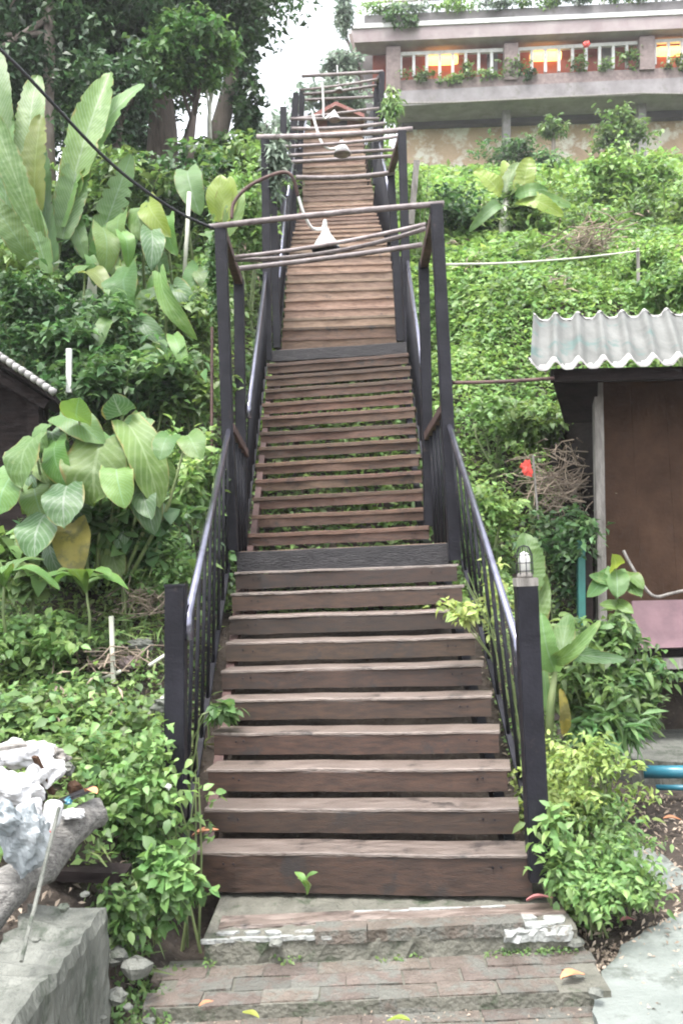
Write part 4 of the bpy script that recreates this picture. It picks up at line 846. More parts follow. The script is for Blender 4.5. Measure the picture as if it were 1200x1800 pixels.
# large heart leaved plant, foreground left
hl = T('heart_leaf_plant', 'large heart leaved plant below the tiled shed with one yellowed leaf', 'plant', at(170, 1050, 5.3))
for (bx, by, tx, ty, w, m, sh, fc_) in ((180, 775, 160, 880, .40, BIGG, 'heart', (-.1, -1, .3)), (140, 740, 135, 705, .22, BIG, 'oval', (0, -1, .1)), (105, 730, 178, 770, .20, BIG, 'heart', (0, -1, .6)), (225, 745, 285, 880, .24, BIGG, 'heart', (.5, -1, .3)), (215, 730, 200, 700, .2, BIGB, 'oval', (0, -1, .3)),
        (235, 810, 270, 930, .22, BIGB, 'heart', (.2, -1, .2)), (205, 815, 215, 885, .2, BIG, 'heart', (0, -1, .2)), (100, 775, 108, 850, .19, BIG, 'heart', (-.4, -1, .2)), (118, 855, 110, 920, .24, BIGB, 'heart', (0, -1, .5)), (80, 905, 55, 975, .26, BIGB, 'heart', (-.2, -1, .4)),
        (128, 920, 132, 1005, .22, YELL, 'heart', (0, -1, .3)), (60, 770, 30, 850, .24, BIGG, 'heart', (-.4, -1, .3)), (30, 830, -10, 900, .26, BIG, 'heart', (-.2, -1, .4)), (250, 860, 262, 905, .15, BIGB, 'heart', (0, -1, .3)), (330, 765, 350, 800, .17, BIG, 'heart', (0, -1, .6)), (300, 765, 280, 800, .15, BIG, 'heart', (0, -1, .6)), (60, 850, 75, 915, .2, BIG, 'heart', (0, -1, .4))):
    D = 5.1 + rj(.15); blade(hl, at(bx, by, D + .05), at(tx, ty, D - .12), w * .98, m, arch=.14, shape=sh, facing=fc_, fold=.1, lab='yellowed leaf' if m is YELL else None)
    petiole(hl, [at(165 + (bx - 165) * .4, 1010, 5.35), at(165 + (bx - 165) * .8, (by + 1010) / 2, 5.35), at(bx, by, D + .05)], .010)
for k in range(26):
    bx, by = random.uniform(40, 290), random.uniform(730, 960); D = 5.35 + rj(.08); a = rj(1.0); l = random.uniform(45, 75)
    blade(hl, at(bx, by, D), at(bx + l * math.sin(a), by + l * math.cos(a), D - .1), random.uniform(.11, .17), random.choice((BIG, BIGG, BIGB)), arch=random.uniform(.05, .25), shape='heart', facing=(rj(.8), -1, random.uniform(0, .9)), fold=random.uniform(0, .3))
for k in range(22):
    bx, by = random.uniform(150, 370), random.uniform(370, 620); D = 8.0 + rj(.2); a = rj(1.1); l = random.uniform(35, 60)
    blade(ee, at(bx, by, D), at(bx + l * math.sin(a), by + l * math.cos(a), D - .1), random.uniform(.12, .2), random.choice((BIG, BIGG, BIGB)), arch=random.uniform(.05, .25), shape='heart', facing=(rj(.8), -1, random.uniform(0, .9)), fold=random.uniform(0, .3))
# rosette plants of lance leaves
def rosette(label, px, py, D, n, L_, w, m, name='broad_leaf_seedling', up=.6, stemh=.25, cat='plant', a0=0):
    top = at(px, py, D); base = Vector((top.x, top.y + .03, top.z - stemh)); t = T(name, label, cat, base)
    petiole(t, [base, base.lerp(top, .5) + Vector((rj(.02), 0, 0)), top], .008, name='stem')
    for k in range(n):
        a = a0 + 6.283 * k / n + rj(.25); e = up + rj(.3); L2 = L_ * random.uniform(.75, 1.15)
        blade(t, top - Vector((0, 0, .03 * (k % 3))), top + Vector((math.cos(a) * math.cos(e), math.sin(a) * math.cos(e), math.sin(e))) * L2, w * random.uniform(.85, 1.1), m, arch=.18, shape='oval', facing=(0, -.2, 1), fold=.2)
    return t
rosette('broad bright seedling with six leaves beneath the heart leaved plant', 150, 1022, 4.9, 7, .27, .11, BIG, up=.25, stemh=.4)
rosette('leafy seedling at the left edge under the heart leaves', 8, 1010, 4.8, 6, .28, .12, BIGG, up=.2, stemh=.4)
rosette('young leafy stem plant left of the railing at mid height', 345, 1000, 5.6, 6, .16, .07, LF_LITE, up=.3)
rosette('small two leaved sprout growing out of the lowest tread', 538, 1548, 3.98, 3, .075, .035, BIG, up=.7, stemh=.05, name='sprout', cat='sprout')
# right hillside banana
rb1 = banana('bright green banana plant on the slope below the building', at(882, 450, 13.6), 13.6, [
    ((880, 345, 13.6), (836, 296, 13.5), .42, BIGY, dict(arch=.12)), ((885, 340, 13.6), (912, 282, 13.8), .30, BIGG, dict(arch=.05)), ((915, 350, 13.5), (930, 275, 13.5), .42, BIGY, dict(arch=.03)), ((892, 350, 13.7), (886, 280, 13.9), .30, BIGY, dict(arch=.03)),
    ((905, 345, 13.4), (960, 330, 13.2), .30, BIG, dict(arch=.15)), ((905, 352, 13.5), (985, 368, 13.1), .34, BIGY, dict(arch=.2)), ((878, 362, 13.4), (835, 390, 13.0), .26, BIGP, dict(arch=.25)), ((900, 360, 13.5), (1005, 352, 13.2), .3, BIG, dict(arch=.2))],
    [at(880, 450, 13.6), at(885, 400, 13.6), at(890, 345, 13.6)], sr=.08, sm=STEMP)
# young banana right of the lamp post
yb = banana('young banana plant with folded leaves right of the lamp post', at(970, 1290, 5.0), 5.0, [
    ((975, 1180, 5.0), (948, 1085, 4.9), .18, BIGP, dict(arch=.15, fold=.5)), ((985, 1170, 5.0), (998, 1075, 5.2), .16, BIGG, dict(arch=.06)), ((968, 1160, 5.0), (1045, 1110, 4.8), .11, BIGG, dict(arch=.35)), ((960, 1250, 5.0), (952, 1150, 5.1), .07, BIGP, dict(arch=.05)),
    ((1000, 1150, 5.2), (1085, 1158, 5.0), .11, BIGB, dict(arch=.3)), ((990, 1290, 5.0), (988, 1215, 4.9), .08, YELL, dict(arch=.1)), ((935, 1040, 5.8), (922, 935, 5.9), .24, BIG, dict(arch=.05)), ((940, 1120, 5.8), (950, 1000, 5.9), .22, BIGG, dict(arch=.05))],
    [at(962, 1320, 5.0), at(968, 1230, 5.0), at(975, 1180, 5.0)], sr=.022)
tp = T('tall_leafy_shrub', 'slender shrub with drooping heart leaves in front of the hut corner', 'shrub', at(1090, 1200, 6.0))
petiole(tp, [at(1088, 1210, 6.0), at(1086, 1120, 6.0), at(1080, 1000, 6.0)], .014, name='stem')
for (bx, by, tx, ty, w, m) in ((1082, 1003, 1085, 1045, .16, BIGP), (1078, 1000, 1080, 978, .12, BIGY), (1095, 1010, 1130, 1030, .12, BIG), (1070, 1010, 1036, 1045, .12, BIG), (1075, 1030, 1042, 1010, .09, BIGG), (1098, 1025, 1125, 1045, .12, BIGG), (1088, 1070, 1060, 1060, .08, BIGG), (1090, 1075, 1128, 1128, .07, BIGB),
        (1085, 1090, 1105, 1110, .1, BIG), (1080, 1060, 1110, 1075, .09, BIG)): blade(tp, at(bx, by, 6.0), at(tx, ty, 5.85), w, m, arch=.12, shape='heart', facing=(rj(.3), -1, .4))
rf = T('red_flag', 'red cloth scrap tied to a thin stake on the right slope', 'flag', at(938, 905, 6.9))
part('stake', MB().beam(at(946, 925, 6.9), at(936, 800, 6.9), .014, .014), GREYW, rf)
part('cloth', crumple(at(925, 822, 6.88), (.052, .012, .06), 4, sq=.3), REDP, rf)

# ---------------------------------------------------------------- bushes and vines
def bush(name, label, c, r, n, size, m, cat='bush', group=None, lumps=9, stems=4, aspect=.5, droop=.25, shell=.5, sm=STEMG, base=None, up=.35, kind=None):
    c = Vector(c); n = int(n * 1.45) if c.y < 6.3 else n; base = Vector(base) if base else Vector((c.x, c.y, G(c.x, c.y) - .03)); t = T(name, label, cat, base, group)
    P = clump_pts(n, r, lumps, shell) + np.array(c); P = P[P[:, 2] > ground(P[:, 0], P[:, 1]) - .05]; P = P[(np.abs(P[:, 0]) > .80) | (P[:, 1] > 6.3) | (P[:, 1] < 4.0) | (n < 250)]
    if c.y < 6.3: me = leaf_mesh8('foliage', m, P, size * .85, aspect=aspect * 1.15, droop=droop, org=base, up=up)
    else: me = leaf_mesh('foliage', m, P, size, aspect=aspect, droop=droop, org=base, up=up)
    link('foliage', me, t)
    mb = MB()
    for k in range(stems):
        q = c + Vector((rj(r[0] * .7), rj(r[1] * .7), random.uniform(0, r[2] * .7))); mb.tube([base + Vector((rj(.05), rj(.05), 0)), base.lerp(q, .5) + Vector((rj(.05), rj(.05), .05)), q], [.007, .005, .003] if c.y < 6.3 else [.012, .009, .004], 5)
    if stems: part('stems', mb, sm, t)
    return t
VG = 'leafy bushes on the slopes'
bush('lime_shrub', 'lime yellow leafed shrub at the foot of the lamp post', at(1000, 1395, 4.5), (.32, .3, .30), 2200, .055, LF_VAR, 'shrub', None, 12, 8, .38, .4)
bush('green_shrub', 'low mixed green plants spilling beside the brick steps at right', at(1040, 1535, 4.05), (.27, .34, .17), 1500, .048, LF_LITE, 'shrub', None, 12, 8, .42, .4)
bush('green_shrub', 'fine light green weeds between the lamp post and pale path', at(1040, 1475, 4.3), (.26, .34, .2), 1100, .045, LF_MID, 'shrub', None, 10, 8, .4, .4)
bush('variegated_shrub', 'yellow variegated plant poking through the right lower railing', at(845, 1060, 5.1), (.16, .3, .34), 520, .065, LF_VAR, 'shrub', None, 11, 8, .42, .4, base=(.98, 5.1, .6))
bush('variegated_shrub', 'yellow green sprig reaching over the treads from the right railing', at(805, 1070, 4.95), (.13, .15, .07), 110, .065, LF_VAR, 'shrub', None, 5, 3, .45, .4, base=(.98, 5.1, .7))
bush('dark_shrub', 'dense dark green shrub in front of the hut platform', at(1055, 1205, 5.5), (.36, .3, .42), 2600, .085, LF_MID, 'shrub', None, 16, 8, .4, .5)
bush('dark_shrub', 'green leafy branch sticking out right before the dark hut underside', at(1125, 1185, 5.4), (.22, .15, .07), 260, .09, LF_BLUE, 'shrub', None, 6, 3, .4, .4, base=at(1060, 1260, 5.4))
bush('strap_leaf_clump', 'narrow drooping dark leaves at the foot of the dark shrub', at(1065, 1280, 5.2), (.22, .15, .13), 330, .17, LF_BLUE, 'plant', None, 5, 0, .2, .5)
bush('broad_weed', 'mass of medium leaves filling in below the heart leaves', at(215, 930, 5.45), (.38, .12, .24), 420, .14, LF_BLUE, 'weeds', None, 12, 5, .7, .3)
bush('broad_weed', 'medium leaves crowding under the left heart leaves', at(50, 985, 5.4), (.34, .12, .22), 340, .13, LF_MID, 'weeds', None, 12, 5, .7, .3)
bush('green_shrub', 'low weeds creeping over the edge of the pale path', at(1100, 1560, 4.1), (.16, .2, .09), 500, .045, LF_MID, 'shrub', None, 8, 4, .45, .4)
bush('green_shrub', 'fresh leaves crowding round the base of the lamp post', at(965, 1490, 4.0), (.12, .15, .2), 420, .065, LF_LITE, 'shrub', None, 8, 4, .45, .4)
# vines beside the left foot post
bush('climbing_vine', 'leafy vine tumbling down beside the left foot post', at(255, 1395, 4.1), (.30, .24, .36), 1700, .055, LF_LITE, 'vine', None, 14, 8, .6, .35)
bush('climbing_vine', 'vine hugging the lower part of the left foot post', at(330, 1440, 4.05), (.14, .1, .32), 700, .05, LF_MID, 'vine', None, 9, 5, .5, .35)
bush('hanging_vine', 'bright green vine hanging over the left end of the brick steps', at(300, 1560, 3.75), (.13, .07, .17), 380, .075, LF_LITE, 'vine', None, 9, 0, .62, .35, base=at(290, 1480, 3.95), up=.15)
bush('climbing_vine', 'trailing vine among stones left of the brick steps', at(215, 1610, 3.55), (.10, .08, .16), 330, .05, LF_MID, 'vine', None, 8, 4, .5, .35, base=at(215, 1560, 3.7))
bush('broad_weed', 'mass of rounded leaves above the litter heap', at(115, 1265, 4.6), (.44, .3, .24), 1900, .062, LF_MID, 'weeds', None, 12, 8, .65, .3)
bush('broad_weed', 'light leafy weeds left of the leaning bamboo stick', at(165, 1340, 4.3), (.28, .2, .22), 1000, .058, LF_LITE, 'weeds', None, 10, 6, .6, .3)
bush('broad_weed', 'weeds around the white stake and rubble', at(60, 1130, 5.0), (.38, .3, .16), 1100, .065, LF_LITE, 'weeds', None, 10, 6, .55, .3)
bush('railing_vine', 'small vine sprig growing over the left railing onto the treads', at(392, 1250, 4.9), (.10, .06, .045), 60, .09, LF_BLUE, 'vine', None, 5, 2, .5, .3, base=at(350, 1300, 4.9))
bush('railing_vine', 'vine leaves threading the left balusters near the foot', at(355, 1330, 4.4), (.09, .1, .3), 240, .06, LF_MID, 'vine', None, 9, 4, .5, .3, base=(-.82, 4.5, .5))
bush('hanging_creeper', 'creeper hanging from the left post of the middle frame', at(487, 290, 9.45), (.14, .12, .42), 900, .085, LF_FAR, 'creeper', None, 12, 4, .4, .6, base=at(475, 245, 9.45))
bush('hanging_creeper', 'dry creeper clinging outside the left post of the nearest frame', at(378, 490, 6.45), (.06, .1, .42), 700, .05, LF_BLUE, 'creeper', None, 12, 4, .4, .6, base=at(385, 440, 6.45))
bush('hanging_creeper', 'creeper drooping from the right post of the farthest frame', at(686, 195, 15.3), (.16, .15, .45), 420, .12, LF_LITE, 'creeper', None, 8, 4, .3, .8, base=at(680, 150, 15.4))

L = [(45, 560, 7.6, (.6, .5, .5), 3600, .075, LF_DARK, 'dense dark bush above the roof of the tiled shed'),
     (160, 600, 7.4, (.55, .4, .35), 1700, .10, LF_BLUE, 'bluish bush right of the dense dark one'),
     (190, 690, 7.0, (.6, .4, .35), 1900, .10, LF_DARK, 'dark bush behind the white pole'),
     (260, 660, 7.2, (.45, .4, .3), 1200, .12, LF_BLUE, 'broad leafed bluish bush in the left middle'),
     (330, 700, 7.2, (.4, .4, .3), 1200, .08, LF_MID, 'green bush left of the rusty rod'),
     (345, 850, 6.2, (.25, .3, .4), 1000, .09, LF_LITE, 'light bush beside the left frame post'),
     (150, 960, 5.9, (.7, .4, .3), 1800, .07, LF_DARK, 'dark undergrowth behind the yellowed leaf'),
     (270, 1010, 5.6, (.35, .3, .25), 1200, .055, LF_LITE, 'fine light bush right of the broad seedling'),
     (20, 500, 8.2, (.5, .4, .35), 1600, .10, LF_MID, 'bush under the largest banana clump'),
     (340, 560, 7.9, (.35, .4, .35), 1300, .09, LF_MID, 'bush between the elephant ears and the frame'),
     (200, 350, 11, (1.0, .9, .6), 2800, .13, LF_MID, 'leafy bush behind the banana leaves'),
     (300, 345, 11.5, (1.0, .9, .5), 2600, .12, LF_DARK, 'dark bush below the thick trunk'),
     (400, 310, 12.5, (.8, .9, .45), 2600, .12, LF_MID, 'bush below the leaning trunk'),
     (430, 370, 10.5, (.4, .6, .7), 1800, .09, LF_LITE, 'light creeper bush beside the middle frame'),
     (120, 470, 9.4, (.8, .6, .6), 2200, .11, LF_DARK, 'dark bush between the banana clumps'),
     (920, 400, 13.9, (1.2, .7, .7), 3600, .13, LF_MID, 'leafy bush around the bright banana plant'),
     (810, 380, 13.8, (.7, .6, .6), 2000, .11, LF_DARK, 'dark bush left of the bright banana plant'),
     (1130, 470, 10.8, (.35, .4, .5), 2000, .075, LF_BRIGHT, 'vine covered mound right of the dry branch heap'),
     (1070, 330, 17, (1.4, 1, .7), 3600, .15, LF_BRIGHT, 'bright bushes below the right balcony column'),
     (1170, 380, 14, (1.0, .9, .9), 3400, .12, LF_MID, 'bush at the right edge below the building'),
     (1190, 510, 9.2, (.5, .4, .3), 1500, .09, LF_LITE, 'light broad bush behind the corrugated roof'),
     (1090, 245, 29, (1.0, .6, 1.2), 1500, .22, LF_MID, 'dark green shrub standing against the right balcony column'),
     (962, 300, 28, (.9, .6, .7), 900, .2, LF_BLUE, 'low shrub at the foot of the plaster wall'),
     (890, 262, 29, (1.4, .5, .5), 800, .2, LF_BLUE, 'shrub around the left balcony column'),
     (930, 745, 7.9, (.4, .35, .28), 1500, .08, LF_MID, 'rounded bush on the slope left of the hut'),
     (860, 720, 8.2, (.3, .3, .15), 420, .09, LF_LITE, 'pale leafy plant on the right slope'),
     (990, 960, 6.8, (.3, .3, .4), 1500, .07, LF_DARK, 'dark bush left of the green post'),
     (860, 900, 7.0, (.3, .3, .35), 1100, .07, LF_BRIGHT, 'bright vines outside the right railing'),
     (730, 340, 12.8, (.3, .6, .5), 900, .10, LF_BRIGHT, 'bright leafy bush beside the leaning stake')]
for (px, py, D, r, n, s, m, lb) in L: bush('bush', lb, at(px, py, D), r, n, s, m, 'bush', VG)
st = bush('small_tree', 'slim young tree growing in front of the plaster wall', at(972, 228, 28.5), (.45, .4, .45), 500, .2, LF_MID, 'tree', None, 7, 0)
part('trunk', MB().tube([at(972, 290, 28.5), at(972, 225, 28.5)], [.09, .05], 7), BARKL, st)
# balcony plants
for i, (px, py, w, h, m) in enumerate([(728, 128, 1.0, .45, LF_MID), (790, 135, .9, .3, LF_LITE), (850, 128, .8, .4, LF_LITE), (905, 112, .9, .6, LF_MID), (925, 125, .5, .5, LF_DARK), (1018, 108, .55, .7, LF_MID), (1108, 98, .6, .75, LF_MID), (1062, 110, .4, .5, LF_LITE), (1190, 108, .7, .5, LF_MID), (820, 112, .3, .5, LF_MID)]):
    lbs = ['leafy pot plant at the left end of the balcony', 'low yellowish plant below the leftmost lantern', 'light plant left of the middle pillar', 'tall plant right of the middle pillar', 'dark plant beneath the middle lantern', 'flowering plant with red bloom on the balcony', 'tall plant left of the right pillar', 'thin light plant between the balcony bars', 'plant under the rightmost lantern', 'slim plant beside the leftmost lantern']
    bush('balcony_plant', lbs[i], bp(px, py + 5, .05), (w * .8, .25, h * .7), int(120 + 150 * w), .15, m, 'pot plant', 'plants along the balcony', 7, 0, base=bp(px, py + 14, 0))
rfp = bp(1030, 78, -.2); solo('red_flower', crumple(rfp, (.14, .1, .13), 3), REDP, 'red flower head rising above the balcony railing', 'flower', rfp, None, True)
for i in range(9):
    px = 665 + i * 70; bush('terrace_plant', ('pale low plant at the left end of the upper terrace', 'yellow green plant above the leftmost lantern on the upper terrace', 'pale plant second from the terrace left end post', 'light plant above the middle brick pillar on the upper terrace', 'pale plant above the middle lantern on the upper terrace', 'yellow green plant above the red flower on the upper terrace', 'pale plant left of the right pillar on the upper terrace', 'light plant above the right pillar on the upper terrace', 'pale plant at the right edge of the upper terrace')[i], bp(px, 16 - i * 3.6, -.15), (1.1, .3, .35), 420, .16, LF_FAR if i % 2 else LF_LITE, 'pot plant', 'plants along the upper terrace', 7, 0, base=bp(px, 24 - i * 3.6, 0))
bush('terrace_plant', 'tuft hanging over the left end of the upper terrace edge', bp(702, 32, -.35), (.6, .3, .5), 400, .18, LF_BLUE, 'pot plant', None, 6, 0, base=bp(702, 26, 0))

# ---------------------------------------------------------------- trees
def tree(label, trunk, tr, crowns, m, size, bark=BARK, name='tree', limbs=5):
    base = Vector(trunk[0]); t = T(name, label, 'tree', base)
    mb = MB(); n = len(trunk); mb.tube(trunk, [tr * (1.15 - .6 * k / (n - 1)) for k in range(n)], 10)
    top = Vector(trunk[-1]); mid = Vector(trunk[-2])
    for (c, r, k) in crowns:
        for j in range(max(2, limbs // len(crowns))):
            q = Vector(c) + Vector((rj(r[0] * .7), rj(r[1] * .6), rj(r[2] * .6))); s0 = mid.lerp(top, random.random())
            mb.tube([s0, s0.lerp(q, .5) + Vector((rj(.2), rj(.2), .25)), q], [tr * .45, tr * .28, tr * .08], 6)
    part('trunk', mb, bark, t, True)
    P = np.concatenate([clump_pts(k, r, 16, .45) + np.array(Vector(c)) for (c, r, k) in crowns])
    link('crown', leaf_mesh('crown', m, P, size, aspect=.5, droop=.3, org=base, up=.2), t); return t
tree('tree with a thin pale straight trunk at the upper left', [at(85, 330, 13), at(82, 200, 13), at(88, 90, 13), at(84, -60, 13)], .11,
     [(at(20, 60, 13.2), (1.7, 1.3, 1.5), 8000), (at(130, -20, 13.5), (1.6, 1.2, 1.0), 6500), (at(-40, 200, 12.5), (.9, .9, 1.1), 3000)], LF_TREE, .13, BARKL)
tree('tree with a thick dark trunk left of the sky gap', [at(284, 330, 15), at(286, 230, 15), at(282, 160, 15), at(290, 80, 15)], .26,
     [(at(300, 20, 15), (1.9, 1.3, 1.2), 10000), (at(230, 90, 15.4), (1.2, 1.1, 1.0), 4500), (at(215, 200, 15.6), (1.1, 1, 1.2), 3600)], LF_TREE, .14)
tree('leaning tree nearest to the bright sky', [at(372, 300, 17), at(385, 230, 17), at(405, 150, 17), at(425, 70, 17)], .20,
     [(at(395, 25, 17), (.85, 1.0, 1.2), 5500), (at(375, -20, 17.2), (1.6, 1.3, 1.1), 6500), (at(436, 185, 17), (.32, .6, .85), 1300), (at(430, 110, 17), (.3, .5, .4), 450)], LF_TREE, .14, BARKL)
tree('fresh green tree whose leaves hang before the dark trunks', [at(330, 330, 13.8), at(335, 250, 13.8), at(345, 170, 13.8)], .07,
     [(at(335, 75, 13.6), (.62, .6, .42), 2600), (at(300, 110, 13.5), (.55, .5, .5), 2300), (at(385, 90, 13.7), (.35, .4, .3), 900), (at(350, 130, 13.7), (.4, .5, .25), 700)], LF_TREE2, .12)
tree('dark background tree filling the upper left', [at(160, 330, 19), at(165, 220, 19), at(170, 100, 19)], .2,
     [(at(150, 60, 19), (2.4, 1.5, 2.2), 9500), (at(60, 180, 19), (2.0, 1.5, 1.6), 6500), (at(170, 240, 18.5), (1.2, 1.2, 1.0), 3600), (at(350, -60, 19), (2.6, 1.5, 1.2), 6500)], LF_TREE, .17)
tree('low leafy tree between the thick trunk and the leaning trunk', [at(320, 340, 16), at(322, 280, 16), at(325, 240, 16)], .06,
     [(at(340, 290, 16), (1.0, .8, .35), 1900), (at(325, 170, 16.5), (.5, .5, .4), 350), (at(420, 275, 16), (.7, .7, .4), 1500)], LF_TREE2, .12)
tree('thin tree with a bare whitish stem beside the leaning trunk', [at(370, 290, 15.5), at(368, 210, 15.5), at(371, 165, 15.5)], .045,
     [(at(372, 140, 15.5), (.3, .3, .25), 350)], LF_TREE2, .12, STEMP)
tree('slim dark tree behind the banana clump', [at(212, 350, 12.2), at(205, 260, 12.2), at(215, 140, 12.3)], .08,
     [(at(200, 150, 12.3), (.6, .6, .8), 2200), (at(195, 230, 12.3), (.4, .5, .5), 900)], LF_TREE, .11)
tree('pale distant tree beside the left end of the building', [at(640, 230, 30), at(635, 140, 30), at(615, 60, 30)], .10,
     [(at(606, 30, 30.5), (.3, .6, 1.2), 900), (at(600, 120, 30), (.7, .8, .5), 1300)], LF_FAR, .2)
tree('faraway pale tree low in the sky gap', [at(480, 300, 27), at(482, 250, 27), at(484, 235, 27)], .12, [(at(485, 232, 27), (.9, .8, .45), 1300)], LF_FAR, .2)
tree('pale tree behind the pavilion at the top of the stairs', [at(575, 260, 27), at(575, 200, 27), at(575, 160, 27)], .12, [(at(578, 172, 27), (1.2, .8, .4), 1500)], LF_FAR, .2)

# ---------------------------------------------------------------- ground cover and dry branches
def cover(name, label, x0, x1, y0, y1, n, s0, m, keep, h=.14, aspect=.6, seed=0., size_far=.012, cat='creeping vines'):
    x = RNG.uniform(x0, x1, n); y = RNG.uniform(y0, y1, n)
    x = x0 + (x - x0); k = keep(x, y) & (np.abs(x) < .42 * y + 1.5); x, y = x[k], y[k]
    hh = h * (.5 + .8 * np.clip(fbm(x, y, 1.6, seed) + .35, 0, 1.4)) * RNG.uniform(0, 1, len(x)) ** .6
    P = np.stack([x, y, ground(x, y) + hh], -1); s = s0 + size_far * np.maximum(y - 6, 0)
    o = link(name, leaf_mesh(name, m, P, s, aspect=aspect, droop=.2, up=.3)); tag(o, label, cat, None, 'stuff'); return o
def patch(s, sd, th): return lambda x, y: fbm(x, y, s, sd) > th
def both(a, b): return lambda x, y: a(x, y) & b(x, y)
def off(d=.86): return lambda x, y: np.abs(x) > d
lft = lambda x, y: (x < -.85) & (y > 3.6)
rgt = lambda x, y: (x > .88) & ~((x > 1.35) & (y < 7.5)) & ~((x > 1.15) & (y < 5.0))
cover('creeping_vines', 'small leaved creeping vines covering the left slope', -6, -.85, 3.5, 13, 80000, .04, LF_MID, lft, .16, .6, 1.)
cover('creeping_vines', 'lighter creepers in patches on the left slope', -6, -.85, 3.5, 14, 42000, .05, LF_LITE, both(lft, patch(.9, 3., .1)), .22, .6, 2.)
cover('creeping_vines', 'bluish creepers in patches on the left slope', -6, -.85, 4, 13, 26000, .07, LF_BLUE, both(lft, patch(.8, 8., .15)), .26, .6, 4.)
cover('creeping_vines', 'bright carpet of vines over the right slope', .85, 8, 4.0, 16, 210000, .029, LF_BRIGHT, rgt, .12, .6, 3.)
cover('creeping_vines', 'yellow green patches of vine on the right slope', .85, 8, 5, 16, 90000, .031, LF_LITE, both(rgt, patch(.8, 5., .05)), .22, .6, 5.)
cover('creeping_vines', 'darker weeds in patches on the right slope', .85, 8, 4, 16, 36000, .055, LF_MID, both(rgt, patch(1.1, 11., .3)), .26, .45, 6.)
cover('weed_patches', 'taller dark weeds in scattered clumps on the right slope', .95, 8, 6, 16, 20000, .06, LF_DARK, both(rgt, patch(1.7, 21., .5)), .25, .4, 9.)
cover('weed_patches', 'broad pale leaves in scattered clumps on the right slope', .95, 8, 6, 16, 7000, .08, LF_BRIGHT, both(rgt, patch(2.1, 31., .6)), .28, .6, 12.)
cover('dry_patches', 'dead brown stems and leaves in patches on the right slope', .95, 8, 6, 16, 26000, .10, DRY, both(rgt, patch(1.5, 41., .62)), .36, .14, 14.)
cover('dry_patches', 'dead brown stems and leaves in patches on the left slope', -6, -.9, 3.8, 12, 22000, .09, DRY, both(lft, patch(1.9, 17., .5)), .30, .14, 15.)
cover('grass_tufts', 'thin grass blades among the weeds on the left slope', -5, -.85, 3.6, 9, 16000, .13, GRASSM, both(lft, patch(1.4, 27., .2)), .2, .09, 16.)
cover('far_undergrowth', 'undergrowth high on the left slope under the trees', -12, -.8, 12, 26, 42000, .08, LF_MID, lambda x, y: x < -.8, .35, .6, 7.)
cover('far_undergrowth', 'undergrowth high on the right slope below the building', .9, 16, 15, 33, 60000, .05, LF_BRIGHT, lambda x, y: x > .9, .4, .6, 8., .009)
cover('stair_weeds', 'weeds growing under the open treads', -.85, .9, 6.4, 11, 9000, .06, LF_BRIGHT, lambda x, y: y > 6.4, .15, .5, 9.)
cover('stair_weeds', 'weeds under the upper flights', -.9, .9, 11, 24, 9000, .09, LF_MID, lambda x, y: y > 11, .15, .5, 9.)
cover('ground_litter', 'dead leaves and twigs scattered on the dirt', -1.6, 2.6, 3.3, 6.8, 9000, .035, DRY, lambda x, y: ((x < -.82) & (y > 3.3)) | ((x > .85) & (y > 3.6) & (y < 6)) , .02, .35, 2., 0, 'leaf litter')
cover('edge_weeds', 'tiny weeds along the foot of the wall and bricks', -.95, -.6, 3.25, 3.75, 700, .03, LF_MID, lambda x, y: x < -.7, .05, .6, 2., 0, 'weeds')
cover('path_litter', 'small leaf fragments and grit scattered on the pale path', .95, 2.4, 2.9, 4.6, 500, .018, DRY, lambda x, y: x > 1.0, .004, .5, 2., 0, 'leaf litter').location.z = .032
cover('brick_litter', 'grit and leaf crumbs scattered on the bricks', -.75, .9, 3.05, 3.4, 260, .012, DRY, lambda x, y: x < .9, .003, .5, 2., 0, 'leaf litter').location.z = .012
cover('edge_litter', 'grit and dead leaves between bricks and pale path', .9, 1.2, 2.9, 3.9, 1200, .022, DRY, lambda x, y: x > .93, .012, .5, 2., 0, 'leaf litter')
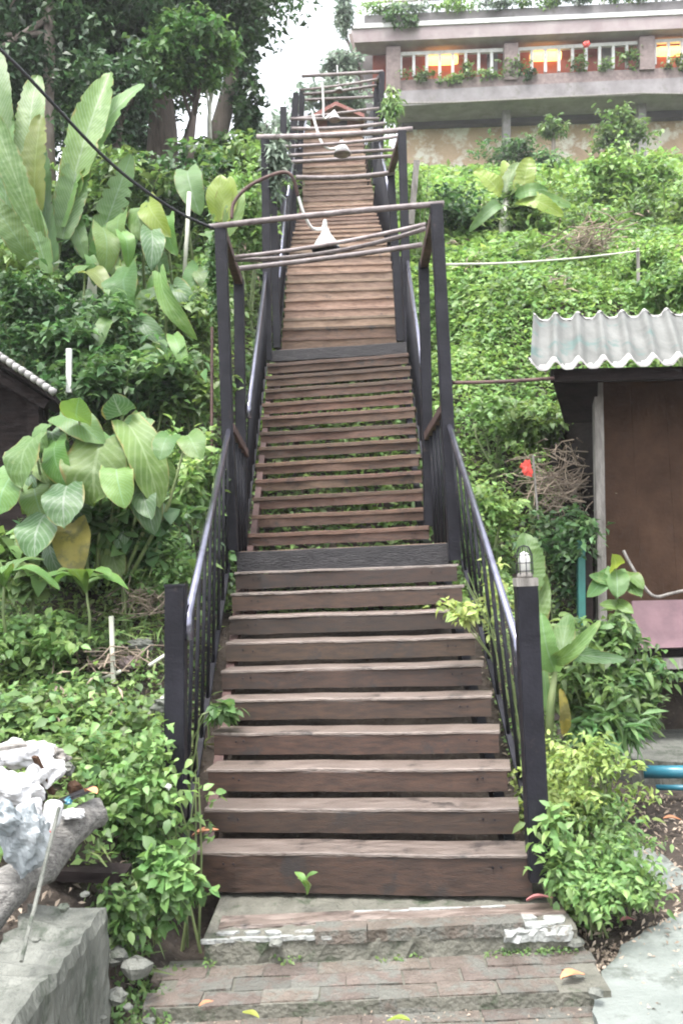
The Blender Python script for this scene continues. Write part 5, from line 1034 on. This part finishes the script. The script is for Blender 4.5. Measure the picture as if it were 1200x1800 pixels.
def branch_heap(label, c, r, n, m, L_=.5, th=.008):
    mb = MB(); c = Vector(c)
    for k in range(n):
        p = c + Vector((random.gauss(0, r[0] * .5), random.gauss(0, r[1] * .5), random.gauss(0, r[2] * .5))); p.z = max(p.z, G(p.x, p.y) + .02)
        a = random.uniform(0, 6.28); e = random.gauss(0, .45); l = L_ * random.uniform(.4, 1.2); d = Vector((math.cos(a) * math.cos(e), math.sin(a) * math.cos(e), math.sin(e))) * l
        mb.tube([p - d * .5, p + Vector((rj(.04), rj(.04), rj(.04))), p + d * .5], [th, th * .8, th * .4], 5)
    o = solo('branch_heap', mb, m, label, 'branches', c); o['kind'] = 'stuff'; return o
branch_heap('heap of dry branches and brush left of the brown hut', at(985, 850, 7.4), (.3, .3, .25), 240, DRY, .3, .005)
branch_heap('dry brush and pale palm debris on the right slope', at(1040, 420, 11.5), (.4, .6, .16), 130, DRY, .45, .009)
branch_heap('dry stems and rubble near the white stake', at(200, 1160, 5.0), (.22, .2, .05), 60, DRY, .22, .0045)
branch_heap('dry grass stems beside the left railing', at(262, 1060, 5.5), (.16, .2, .10), 110, DRY, .2, .003)
for i, (px, py, D, s, lb) in enumerate(((248, 1135, 5.1, .06, 'largest pale rubble chunk near the white stake'), (150, 1145, 5.1, .05, 'pale rubble chunk left of the white stake'), (228, 1165, 5.0, .05, 'rosy rubble chunk at the foot of the white stake'), (285, 1240, 4.6, .05, 'grey rubble chunk left of the foot post'))):
    solo('rubble', crumple(at(px, py, D), (s * 1.3, s, s * .8), i + 20, sq=.15), CONC if i != 2 else PBRICK, lb, 'rubble', at(px, py, D))
wfp = at(297, 1382, 3.95); solo('white_flower', crumple(wfp, (.018, .01, .016), 2, sq=.3), WHITE, 'single white flower on the vine by the left foot post', 'flower', wfp)
hz = MB().box((-70, -8, -1.2), (70, 92, 40)); hm = bpy.data.materials.new('glare_haze'); hm.use_nodes = True; hn = hm.node_tree; hn.nodes.clear()
hv = hn.nodes.new('ShaderNodeVolumePrincipled'); hv.inputs['Color'].default_value = (.95, .95, 1, 1); hv.inputs['Density'].default_value = .0012; ho = hn.nodes.new('ShaderNodeOutputMaterial'); hn.links.new(hv.outputs[0], ho.inputs['Volume'])  # thin volume added to wash out the distance like sky glare
tag(link('glare_haze', hz.mesh('glare_haze', hm)), kind='stuff')
cover('mosses', 'small weeds and moss at the foot of the upper brick step', -.62, .87, 3.70, 3.76, 900, .016, LF_MID, patch(3., 2., -.1), .02, .6, 2., 0, 'moss').location.z = .06
print('TRIS', sum(len(o.data.polygons) for o in SC.objects if o.type == 'MESH'))
